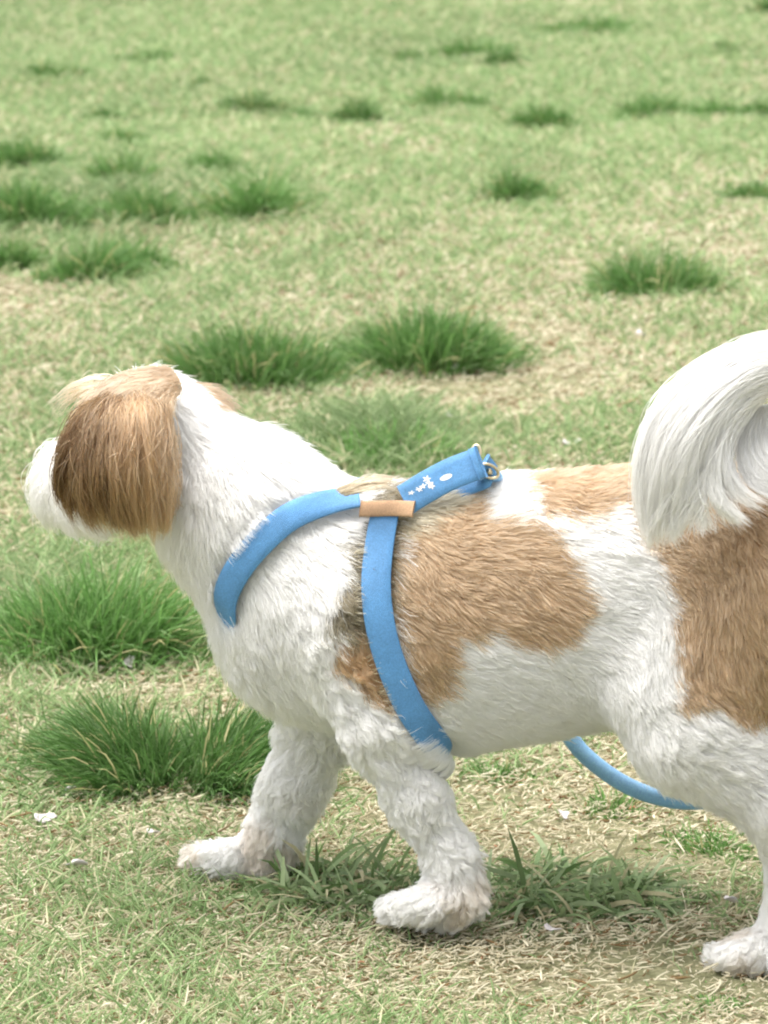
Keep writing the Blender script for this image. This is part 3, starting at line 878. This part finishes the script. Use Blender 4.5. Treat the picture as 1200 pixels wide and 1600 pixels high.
def m_near(p): return np.where(p[:, 1] > 0.035, 0.35, 1.0)
def reg_mask(kind):
    def f(p):
        W = region_w(p)
        ear = np.minimum(W['ear'], W['far_ear']) < np.minimum(np.minimum(W['head'], W['neck']), W['muzzle']) + 0.0005
        tl = (W['tail'] < np.minimum(W['torso'], W['thigh']) - 0.001) & (p[:, 2] > 0.2)
        if kind == 'ear': return ear * 1.0 + 1e-9
        if kind == 'tail': return tl * 1.0 + 1e-9
        return (~ear & ~tl) * m_near(p) + 1e-12
    return f

rt = sample_roots(340000, reg_mask('coat'))
pv = tri(PRESS, rt); rt = rt[rng.random(len(rt)) > pv * 0.8]
def belly(roots, nrm, W, L_, lift, curl, grav, clump, flow):
    under = sstep(-0.3, -0.8, nrm[:, 2]) * (W['torso'] < 0.004)
    return L_ * (1 - 0.35 * under), lift * (1 - 0.4 * under), curl * (1 - under), grav * (1 - under), clump, flow
P, W, L_, near, ng = fur_patch(rt, 6, belly)
finish('coat', rt, P, W, L_, near, ng, 0.00019, dog)

rt = sample_roots(9000, reg_mask('ear'))
P, W, L_, near, ng = fur_patch(rt, 7)
finish('ear_fur', rt, P, W, L_, near, ng, 0.00024, dog)
rt = sample_roots(9000, reg_mask('tail'))
P, W, L_, near, ng = fur_patch(rt, 7)
finish('tail_fur', rt, P, W, L_, near, ng, 0.00024, dog)

def guided(name, guides, n, thick, colf, rad=0.00022, t0=(0.0, 0.3), t1=(0.72, 1.0), nseg=11, clump=0.6, wander=0.0015, cells=26, push=0.0012, spread=0.26):
    """Long hair combed along guide lines (body frame); strands lie between neighbouring guides."""
    G = np.stack([spline(g_, 40) for g_ in guides])                     # (m, 40, 3)
    m_ = len(G)
    u = rng.random(n) * (m_ - 1)
    cell = rng.random(cells) * (m_ - 1)                                  # locks of hair
    near = np.argmin(np.abs(u[:, None] - cell[None]) + rng.random((n, cells)) * 0.25, 1)
    a_ = t0[0] + (t0[1] - t0[0]) * rng.random(n) ** 1.5; b_ = t1[0] + (t1[1] - t1[0]) * rng.random(n)
    b_ = b_ * (0.86 + 0.18 * rng.random(cells)[near]); b_ = np.minimum(b_, 1.0)
    lay = rng.random(n)
    ph = rng.random((n, 3)) * 6.28; cph = rng.random((cells, 3)) * 6.28; cfr = 0.6 + 0.9 * rng.random((cells, 1))
    cl_off = rng.normal(0, 1, (cells, 3)); P = np.zeros((n, nseg + 1, 3))
    drift = rng.normal(0, spread, cells); own = rng.normal(0, 0.16, n); fly = np.where(rng.random(n) < 0.08, 3.5, 1.0)[:, None]
    for i in range(nseg + 1):
        f = i / nseg; t = a_ + (b_ - a_) * f
        uu = u + (cell[near] - u) * clump * f ** 1.2 * 0.8 + (drift[near] + own * fly[:, 0]) * f
        uu = np.clip(uu, 0, m_ - 1 - 1e-6); i0 = uu.astype(int); fu = (uu - i0)[:, None]
        tt = np.clip(t, 0, 1) * 39; j0 = np.minimum(tt.astype(int), 38); ft = (tt - j0)[:, None]
        A_ = G[i0, j0] * (1 - ft) + G[i0, j0 + 1] * ft
        i1 = np.minimum(i0 + 1, m_ - 1); B_ = G[i1, j0] * (1 - ft) + G[i1, j0 + 1] * ft
        p = A_ * (1 - fu) + B_ * fu
        p[:, 1] += cl_off[near][:, 1] * 0.12 * thick * f
        env = math.sin(math.pi * min(1, 0.15 + 0.85 * f)) * 0.8 + 0.2
        p[:, 1] += (lay - 0.5) * thick * env
        p += np.sin(cph[near] + cfr[near] * f * 5) * wander * f + np.sin(ph + f * 4) * wander * 0.5 * fly
        s_ = tri(S, p); g_ = unit(tri(GR, p)); p = p + g_ * np.clip(push - s_, 0, 0.01)[:, None]
        P[:, i] = p
    c = colf(u / (m_ - 1), lay, cell[near] / (m_ - 1), near, n)
    tp = np.interp(np.linspace(0, 1, nseg + 1), [0, 0.1, 0.6, 0.85, 1], [0.6, 1, 0.95, 0.6, 0.12])
    return curves_object(name, to_world(P), rad * (0.7 + 0.6 * rng.random((n, 1))) * tp[None], np.clip(c, 0.01, 0.93), m_fur, dog)

def ear_col(u, lay, cu, near, n):
    lock = (0.55 + 0.75 * rng.random(60))[near % 60][:, None]
    k_ = sstep(0.10, 0.50, u + rng.normal(0, 0.10, n))[:, None]
    c = lin(80, 56, 32) * (1 - k_) + lin(182, 146, 108) * k_
    return c * lock * (0.82 + 0.36 * rng.random((n, 1)))
EARG = [[(190, 622, -.030), (138, 640, -.042), (104, 695, -.050), (93, 760, -.052), (104, 806, -.048)],
        [(194, 617, -.031), (156, 642, -.050), (128, 710, -.060), (122, 780, -.060), (136, 828, -.054)],
        [(199, 613, -.031), (176, 650, -.056), (162, 725, -.068), (160, 795, -.066), (172, 836, -.060)],
        [(206, 612, -.031), (202, 655, -.058), (197, 730, -.070), (198, 798, -.068), (206, 844, -.062)],
        [(214, 612, -.031), (226, 652, -.058), (229, 728, -.069), (228, 798, -.067), (230, 846, -.060)],
        [(221, 614, -.030), (242, 648, -.052), (250, 722, -.062), (249, 792, -.061), (246, 842, -.056)],
        [(226, 618, -.029), (254, 642, -.042), (268, 705, -.052), (269, 775, -.052), (256, 836, -.048)]]
guided('ear_hair', [[J(*p) for p in g_] for g_ in EARG], 22000, 0.018, ear_col, rad=0.00017, t0=(0, .4), t1=(.58, 1), cells=60, wander=0.0028, spread=0.5, clump=0.9)

def white_col(u, lay, cu, near, n):
    return WHITE[None] * (0.93 + 0.1 * rng.random((n, 1))) * (0.96 + 0.06 * rng.random(80))[near % 80][:, None]
TAILG = [[(1300, 545, -.020), (1200, 527, -.034), (1105, 568, -.050), (1038, 625, -.062), (1006, 695, -.070), (998, 770, -.074), (1010, 850, -.076)],
         [(1300, 560, -.022), (1200, 545, -.040), (1112, 590, -.056), (1050, 655, -.068), (1024, 735, -.076), (1014, 795, -.078), (1014, 850, -.078)],
         [(1300, 575, -.024), (1200, 562, -.044), (1120, 608, -.060), (1068, 675, -.073), (1042, 745, -.080), (1032, 805, -.080), (1022, 845, -.080)],
         [(1300, 588, -.024), (1200, 580, -.044), (1132, 622, -.060), (1088, 685, -.074), (1066, 745, -.080), (1054, 785, -.081), (1050, 812, -.081)],
         [(1300, 598, -.022), (1200, 592, -.042), (1146, 630, -.057), (1108, 688, -.070), (1092, 740, -.077), (1088, 772, -.079), (1090, 795, -.080)],
         [(1300, 606, -.020), (1202, 602, -.038), (1154, 638, -.052), (1124, 690, -.064), (1116, 738, -.072), (1118, 772, -.076), (1130, 796, -.078)],
         [(1300, 612, -.020), (1206, 608, -.036), (1162, 642, -.048), (1136, 690, -.060), (1138, 735, -.068), (1162, 772, -.072), (1200, 796, -.074)]]
guided('tail_plume', [[J(*p) for p in g_] for g_ in TAILG], 32000, 0.022, white_col, rad=0.00016, t0=(0, .35), t1=(.6, 1), cells=110, wander=0.0022, clump=0.7)
TAILI = [[(1176, 634, -.034), (1158, 670, -.042), (1154, 710, -.052), (1172, 752, -.060), (1215, 778, -.064), (1260, 788, -.066)],
         [(1194, 634, -.032), (1178, 668, -.040), (1180, 704, -.050), (1202, 735, -.057), (1242, 752, -.061), (1290, 756, -.063)],
         [(1214, 632, -.030), (1202, 660, -.036), (1208, 690, -.046), (1234, 710, -.053), (1270, 722, -.057), (1310, 724, -.059)]]
guided('tail_plume', [[J(*p) for p in g_] for g_ in TAILI], 9000, 0.012, white_col, rad=0.00016, t0=(0, .2), t1=(.8, 1), cells=30, wander=0.0012)
WISP = [[(1050, 740, -.082), (1030, 795, -.083), (1018, 842, -.082), (1012, 866, -.080)], [(1075, 740, -.082), (1062, 790, -.084), (1062, 825, -.083), (1070, 850, -.082)],
        [(1100, 735, -.080), (1098, 785, -.083), (1110, 815, -.083), (1132, 838, -.082)], [(1122, 720, -.074), (1130, 770, -.080), (1152, 800, -.081), (1182, 820, -.081)]]
guided('tail_plume', [[J(*p) for p in g_] for g_ in WISP], 1500, 0.006, white_col, rad=0.00016, t0=(0, .3), t1=(.75, 1), cells=12, wander=0.002, clump=0.95, spread=0.5)
CHEEK = [[(118, 690, .030), (78, 705, .020), (54, 745, .016), (54, 790, .016), (70, 822, .018)],
         [(124, 700, .018), (90, 720, .006), (70, 760, .002), (74, 805, .002), (92, 832, .004)],
         [(130, 715, .006), (106, 745, -.008), (96, 785, -.012), (106, 820, -.012), (132, 840, -.010)],
         [(150, 740, -.004), (140, 780, -.018), (145, 815, -.022), (165, 838, -.022), (190, 846, -.02)]]
guided('cheek_hair', [[J(*p) for p in g_] for g_ in CHEEK], 4000, 0.012, white_col, rad=0.00017, cells=30, wander=0.0036, t1=(.55, 1), spread=0.55, clump=0.85)

# long pale fringe over the brow, sticking out in front of the head
def pale_col(u, lay, cu, near, n):
    return lin(212, 188, 150)[None] * (0.7 + 0.4 * rng.random((n, 1)))
BROW = [[(185, 592, -.010), (148, 590, -.012), (112, 602, -.012), (76, 628, -.010)],
        [(184, 602, -.014), (142, 606, -.018), (106, 628, -.018), (78, 662, -.016)],
        [(182, 610, -.018), (146, 620, -.026), (118, 648, -.028), (100, 682, -.026)],
        [(180, 614, -.022), (145, 632, -.034), (118, 668, -.040), (100, 708, -.042)]]
guided('brow_fringe', [[J(*p) for p in g_] for g_ in BROW], 260, 0.010, pale_col, rad=0.00018, t0=(0, .3), t1=(.5, 1), cells=14, wander=0.0022, clump=0.8, spread=0.5)
def crown_col(u, lay, cu, near, n):
    return TAN[None] * (0.62 + 0.25 * rng.random((n, 1))) * (0.85 + 0.3 * rng.random(40))[near % 40][:, None]
CROWN = [[(266, 574, -.010), (230, 576, -.018), (190, 586, -.022), (152, 604, -.024), (128, 628, -.028)],
         [(274, 582, -.014), (236, 585, -.024), (196, 596, -.030), (160, 614, -.036), (138, 640, -.042)],
         [(280, 592, -.018), (248, 594, -.028), (212, 602, -.036), (184, 618, -.044), (168, 640, -.050)],
         [(282, 602, -.020), (264, 602, -.032), (244, 608, -.038), (228, 622, -.046), (220, 640, -.052)],
         [(283, 608, -.020), (279, 616, -.032), (272, 626, -.040), (270, 640, -.046), (272, 658, -.050)]]
guided('crown_hair', [[J(*p) for p in g_] for g_ in CROWN], 3400, 0.004, crown_col, t0=(0, .45), t1=(.6, 1), cells=40, wander=0.0009)
SIDE = [[(190, 604, -.018), (150, 616, -.028), (120, 648, -.032), (98, 690, -.030), (88, 722, -.026)], [(192, 610, -.024), (156, 628, -.038), (128, 664, -.046), (108, 705, -.048), (98, 742, -.046)]]
guided('brow_fringe', [[J(*p) for p in g_] for g_ in SIDE], 700, 0.008, crown_col, rad=0.00018, t0=(0, .3), t1=(.5, 1), cells=12, wander=0.0022, clump=0.8, spread=0.4)
def sable_col(u, lay, cu, near, n):
    k_ = rng.random((n, 1)); return (lin(120, 98, 70) * (1 - k_) + lin(206, 190, 156) * k_)
WTUFT = [[(525, 764, -.040), (560, 750, -.040), (595, 744, -.038), (622, 744, -.036)],
         [(530, 770, -.044), (560, 758, -.046), (592, 752, -.046), (624, 756, -.044)],
         [(540, 774, -.046), (566, 766, -.050), (595, 762, -.052), (618, 768, -.051)]]
guided('withers_tuft', [[J(*p) for p in g_] for g_ in WTUFT], 650, 0.008, sable_col, t0=(0, .3), t1=(.6, 1), cells=16, wander=0.0007, clump=0.8)

# fur brushed over the upper edge of the chest strap, and the elbow's fur over the girth strap
def over_strap(name, line, sel, hw, n, sign, reach, off, cells, col, Lmax=0.016):
    Tn = unit(np.gradient(line, axis=0)); Nn = unit(tri(GR, line)); Wd = np.cross(Tn, Nn) * sign
    cidx = rng.choice(sel, cells); cr = reach * rng.random(cells)
    k_ = rng.integers(0, cells, n); ii = np.clip(cidx[k_] + rng.normal(0, 0.9, n), 0, len(line) - 1.01); i0 = ii.astype(int); f = (ii - i0)[:, None]
    C_ = line[i0] * (1 - f) + line[i0 + 1] * f; W_ = Wd[i0]; N_ = Nn[i0]
    a_ = C_ + W_ * (hw + 0.004 + 0.004 * rng.random(n))[:, None]; b_ = C_ + W_ * (hw - cr[k_] * 2 * hw - 0.002 * rng.random(n))[:, None] + Tn[i0] * rng.normal(0, 0.0022, n)[:, None]
    a_ = snap(a_, 0.003); b_ = snap(b_, off)
    m_ = snap((a_ + b_) / 2 + W_ * 0.001, off * 1.02)
    P = np.stack([a_ * (1 - t) ** 2 + 2 * m_ * t * (1 - t) + b_ * t * t for t in np.linspace(0, 1, 6)], 1)
    tp = np.array([1, 1, .9, .75, .5, .12])
    c = np.asarray(col)[None] * (0.92 + 0.12 * rng.random((n, 1)))
    return curves_object(name, to_world(P), 0.0002 * (0.7 + 0.6 * rng.random((n, 1))) * tp[None], np.clip(c, 0, .9), m_fur, dog)
zc = CHEST[:, 2]; nearc = np.where((CHEST[:, 1] < -0.028) & (np.arange(len(CHEST)) < 45))[0]
up_sign = 1.0 if np.cross(unit(CHEST[11] - CHEST[9]), unit(tri(GR, CHEST[10:11]))[0])[2] > 0 else -1.0
over_strap('strap_edge_fur', CHEST, nearc[9:-3], WID_C / 2, 200, up_sign, 0.3, OFF_C + 0.0028, 9, WHITE)
neg = np.where((GIRTH[:, 1] < -0.02) & (np.arange(len(GIRTH)) < 45))[0]
fs = 1.0 if np.cross(unit(GIRTH[13] - GIRTH[11]), unit(tri(GR, GIRTH[12:13]))[0])[0] < 0 else -1.0
over_strap('strap_edge_fur', GIRTH, neg[-8:], WID_G / 2, 900, fs, 0.75, OFF_G + 0.003, 16, WHITE * 0.97)
over_strap('strap_edge_fur', GIRTH, neg[6:-9], WID_G / 2, 90, fs, 0.15, OFF_G + 0.0025, 7, SABLE2)

# eyes and nose, on the side of the face turned away
m_eye, nt, out = new_mat('dark_eye')
pb = nt.nodes.new('ShaderNodeBsdfPrincipled'); pb.inputs['Base Color'].default_value = (0.012, 0.008, 0.006, 1); pb.inputs['Roughness'].default_value = 0.12
nt.links.new(pb.outputs[0], out.inputs['Surface'])
m_nose, nt, out = new_mat('black_nose')
pb = nt.nodes.new('ShaderNodeBsdfPrincipled'); pb.inputs['Base Color'].default_value = (0.02, 0.017, 0.016, 1); pb.inputs['Roughness'].default_value = 0.4
nz = nt.nodes.new('ShaderNodeTexNoise'); nz.inputs['Scale'].default_value = 900; bp = nt.nodes.new('ShaderNodeBump'); bp.inputs['Distance'].default_value = 0.001
nt.links.new(nz.outputs['Fac'], bp.inputs['Height']); nt.links.new(bp.outputs['Normal'], pb.inputs['Normal']); nt.links.new(pb.outputs[0], out.inputs['Surface'])
def blob(name, c, r3, mat, parent, nu=14, nv=9, taper=0.0):
    V = []; F = []
    for i in range(nv + 1):
        th = math.pi * i / nv
        for j in range(nu):
            ph = 2 * math.pi * j / nu
            q = np.array([math.sin(th) * math.cos(ph), math.sin(th) * math.sin(ph), math.cos(th)])
            q[:2] *= 1 + taper * q[2]
            V.append(to_world(np.asarray(c) + HF * q[1] * r3[1] + HL * q[0] * r3[0] + np.array([0, 0, 1.0]) * q[2] * r3[2]))
    for i in range(nv):
        for j in range(nu):
            F.append((i * nu + j, (i + 1) * nu + j, (i + 1) * nu + (j + 1) % nu, i * nu + (j + 1) % nu))
    return mesh_object(name, V, F, mat, parent)
for sgn in (1, -1):
    blob('eye', HC + HF * 0.045 + HL * sgn * 0.020 + np.array([0, 0, 0.006]), (0.008, 0.008, 0.008), m_eye, dog)
blob('nose', HC + HF * 0.092 + np.array([0, 0, -0.012]), (0.010, 0.007, 0.008), m_nose, dog, taper=0.25)

# ------------------------------------------------------------------ harness
def webbing(name, c, rough=0.55, scale=1400):
    m, nt, out = new_mat(name)
    pb = nt.nodes.new('ShaderNodeBsdfPrincipled'); pb.inputs['Roughness'].default_value = rough
    pb.inputs['Sheen Weight'].default_value = 0.0
    tc = nt.nodes.new('ShaderNodeTexCoord')
    nz = nt.nodes.new('ShaderNodeTexNoise'); nz.inputs['Scale'].default_value = 60; nz.inputs['Detail'].default_value = 4
    rp = nt.nodes.new('ShaderNodeValToRGB')
    rp.color_ramp.elements[0].position = 0.3; rp.color_ramp.elements[0].color = tuple(c * 0.85) + (1,)
    rp.color_ramp.elements[1].position = 0.7; rp.color_ramp.elements[1].color = tuple(c * 1.1) + (1,)
    fine = nt.nodes.new('ShaderNodeTexNoise'); fine.inputs['Scale'].default_value = 1100; fine.inputs['Detail'].default_value = 3
    fm = nt.nodes.new('ShaderNodeMix'); fm.data_type = 'RGBA'; fm.blend_type = 'OVERLAY'; fm.inputs[0].default_value = 0.45
    nt.links.new(tc.outputs['Object'], fine.inputs['Vector']); nt.links.new(rp.outputs['Color'], fm.inputs[6]); nt.links.new(fine.outputs['Fac'], fm.inputs[7])
    wv = nt.nodes.new('ShaderNodeTexWave'); wv.inputs['Scale'].default_value = scale / 6; wv.bands_direction = 'DIAGONAL'
    wv.inputs['Distortion'].default_value = 1.0
    bp = nt.nodes.new('ShaderNodeBump'); bp.inputs['Strength'].default_value = 0.3; bp.inputs['Distance'].default_value = 0.0003
    for n_ in (nz, wv): nt.links.new(tc.outputs['Object'], n_.inputs['Vector'])
    nt.links.new(nz.outputs['Fac'], rp.inputs['Fac']); nt.links.new(fm.outputs[2], pb.inputs['Base Color'])
    nt.links.new(wv.outputs['Fac'], bp.inputs['Height']); nt.links.new(bp.outputs['Normal'], pb.inputs['Normal'])
    nt.links.new(pb.outputs[0], out.inputs['Surface'])
    return m
M_BLUE = webbing('blue_webbing', lin(84, 138, 186), 0.6, 5200)
M_LEASH = webbing('blue_leash', lin(138, 186, 226), 0.5, 5200)
M_TAN = webbing('tan_leather', lin(176, 142, 110), 0.85, 9000)
m_white, nt, out = new_mat('white_print')
pb = nt.nodes.new('ShaderNodeBsdfPrincipled'); pb.inputs['Base Color'].default_value = (0.8, 0.8, 0.78, 1); pb.inputs['Roughness'].default_value = 0.5
nt.links.new(pb.outputs[0], out.inputs['Surface'])
m_brass, nt, out = new_mat('pale_brass')
pb = nt.nodes.new('ShaderNodeBsdfPrincipled'); pb.inputs['Base Color'].default_value = (0.72, 0.60, 0.40, 1); pb.inputs['Roughness'].default_value = 0.3; pb.inputs['Metallic'].default_value = 1
nt.links.new(pb.outputs[0], out.inputs['Surface'])

def strap(name, line, nor, width, thick, mat, parent, ncross=5, crown=0.0008):
    """band along a line (body frame), flat side facing nor"""
    Tn = unit(np.gradient(line, axis=0)); Nn = unit(nor - Tn * (nor * Tn).sum(1, keepdims=True)); Wd = np.cross(Tn, Nn)
    prof = []
    for j in range(ncross):
        u = -1 + 2 * j / (ncross - 1); prof.append((u * width / 2, thick / 2 + crown * (1 - u * u)))
    for j in range(ncross):
        u = 1 - 2 * j / (ncross - 1); prof.append((u * width / 2, -thick / 2))
    k_ = len(prof); V = []
    for i in range(len(line)):
        for a_, b_ in prof: V.append(to_world(line[i] + Wd[i] * a_ + Nn[i] * b_))
    F = [(i * k_ + j, i * k_ + (j + 1) % k_, (i + 1) * k_ + (j + 1) % k_, (i + 1) * k_ + j) for i in range(len(line) - 1) for j in range(k_)]
    F.append(tuple(range(k_))); F.append(tuple(range((len(line) - 1) * k_, len(line) * k_))[::-1])
    o = mesh_object(name, V, F, mat, parent)
    b = o.modifiers.new('edge', 'BEVEL'); b.width = 0.0004; b.segments = 1; b.limit_method = 'ANGLE'
    return o

def smooth_n(line):
    g_ = unit(tri(GR, line))
    for _ in range(10): g_[1:-1] = (g_[:-2] + 2 * g_[1:-1] + g_[2:]) / 4
    return unit(g_)

hp = to_world(J(603, 792, -0.046))
harness = empty('dog_harness', hp)
tag(harness, 'blue webbing harness with tan keeper strapped round the dog\'s chest', 'harness')
strap('chest_strap', CHEST, smooth_n(CHEST), WID_C, 0.0018, M_BLUE, harness)
strap('girth_strap', GIRTH, smooth_n(GIRTH), WID_G, 0.0018, M_BLUE, harness)
strap('leather_keeper', KEEP_, smooth_n(KEEP_) * 1.0 + np.array([0, -0.25, 0.1]), 0.0112, 0.0012, M_TAN, harness, 9, 0.0008)
# handle: a strap folded over a ring, standing up off the back
up_n = np.array([0.12, -0.86, 0.45])
top_line = spline([J(632, 782, -0.030), J(668, 760, -0.030), J(706, 740, -0.030), J(748, 724, -0.030)], 14)
hs_ = strap('handle_strap', top_line, np.repeat(up_n[None], 14, 0), 0.0200, 0.0016, M_BLUE, harness, 5, 0.0)
low_line = spline([J(752, 728, -0.026), J(757, 742, -0.020), J(735, 752, -0.018), J(690, 770, -0.016)], 14)
strap('handle_strap', low_line, np.repeat(np.array([[0.1, -0.75, 0.65]]), 14, 0), 0.0180, 0.0016, M_BLUE, harness)
fold = spline([J(742, 726, -0.0315), J(752, 721, -0.032)], 4)
strap('fold_seam', fold, np.repeat(up_n[None], 4, 0), 0.0205, 0.0026, M_BLUE, harness)
def mark(px, py, rx, ry, ang):
    Tn = unit(top_line[-1] - top_line[0]); Nn = unit(up_n - Tn * (up_n @ Tn)); Wd = np.cross(Tn, Nn)
    c0 = J(px, py, -0.030); c0 = c0 + Nn * (0.00095 - (c0 - top_line[np.argmin(((top_line - c0) ** 2).sum(1))]) @ Nn)
    V = [to_world(c0)]; F = []
    for j in range(30):
        a_ = 2 * math.pi * j / 30; k5 = 1 + 0.5 * math.cos(5 * a_) * (rx < 0.003); x_ = rx * k5 * math.cos(a_); y_ = ry * k5 * math.sin(a_)
        V.append(to_world(c0 + Tn * (x_ * math.cos(ang) - y_ * math.sin(ang)) + Wd * (x_ * math.sin(ang) + y_ * math.cos(ang))))
    F = [(0, 1 + j, 1 + (j + 1) % 30) for j in range(30)]
    o = mesh_object('print_mark', V, F, m_white, hs_, smooth=False)
for a_ in ((698, 746, 0.0042, 0.0017, 0.1), (666, 748, 0.0020, 0.0015, 0.3), (672, 756, 0.0024, 0.0016, 1.2), (661, 760, 0.0020, 0.0012, 0.0), (676, 760, 0.0016, 0.0014, 0.4), (655, 765, 0.0018, 0.001, 0.7), (643, 770, 0.0016, 0.0009, 0.2)):
    mark(*a_)

def tube(name, pts, rad, mat, parent=None, nseg=40, na=12, closed=False, flat=1.0, flatdir=None):
    line = spline(pts, nseg) if not closed else np.asarray(pts)
    Tn = unit(np.gradient(line, axis=0)) if not closed else unit(np.roll(line, -1, 0) - np.roll(line, 1, 0))
    ref = np.array([0.05, 1.0, 0.1]) if flatdir is None else np.asarray(flatdir, float)
    A_ = unit(np.cross(Tn, ref)); B_ = np.cross(Tn, A_)
    V = []; n = len(line)
    for i in range(n):
        for j in range(na):
            a_ = 2 * math.pi * j / na
            V.append(to_world(line[i] + A_[i] * rad * math.cos(a_) + B_[i] * rad * flat * math.sin(a_)))
    m_ = n if closed else n - 1
    F = [(i * na + j, i * na + (j + 1) % na, ((i + 1) % n) * na + (j + 1) % na, ((i + 1) % n) * na + j) for i in range(m_) for j in range(na)]
    if not closed: F += [tuple(range(na))[::-1], tuple(range((n - 1) * na, n * na))]
    return mesh_object(name, V, F, mat, parent)

rc = J(764, 736, -0.024); ring = []
for j in range(28):
    a_ = 2 * math.pi * j / 28
    ring.append(rc + np.array([0.0055 * math.cos(a_), 0.002 * math.cos(a_), 0.0042 * math.sin(a_) - 0.0018 * math.cos(a_)]))
tube('ring', ring, 0.0009, m_brass, harness, closed=True)
ring2 = [J(744, 706, -0.020) + np.array([0.0028 * math.cos(2 * math.pi * j / 20), 0.003 * math.sin(2 * math.pi * j / 20) * 0.5, 0.004 * math.sin(2 * math.pi * j / 20)]) for j in range(20)]
tube('ring', ring2, 0.0008, m_brass, harness, closed=True)

# ------------------------------------------------------------------ leash, hanging down the far side and under the belly line
leash_pts = [J(768, 740, -0.018), J(785, 762, 0.03), J(800, 820, 0.075), J(830, 960, 0.094), J(862, 1085, 0.088), J(893, 1155, 0.078), J(935, 1198, 0.072),
             J(985, 1230, 0.068), J(1035, 1247, 0.066), J(1080, 1252, 0.066), J(1140, 1243, 0.070), J(1230, 1190, 0.11), J(1330, 1050, 0.16), J(1450, 800, 0.22), J(1560, 400, 0.27), J(1640, -200, 0.30), J(1690, -900, 0.32)]
lp = to_world(leash_pts[0])
leash = empty('leash', lp)
tag(leash, 'light blue leash looping down behind the dog\'s belly', 'leash')
tube('cord', leash_pts, 0.0058, M_LEASH, leash, nseg=170, na=16, flat=0.72)
clip = [J(764, 736, -0.024), J(766, 739, -0.021), J(769, 742, -0.016), J(772, 746, -0.010)]
tube('clip', clip, 0.0018, m_brass, leash, nseg=12, na=10)
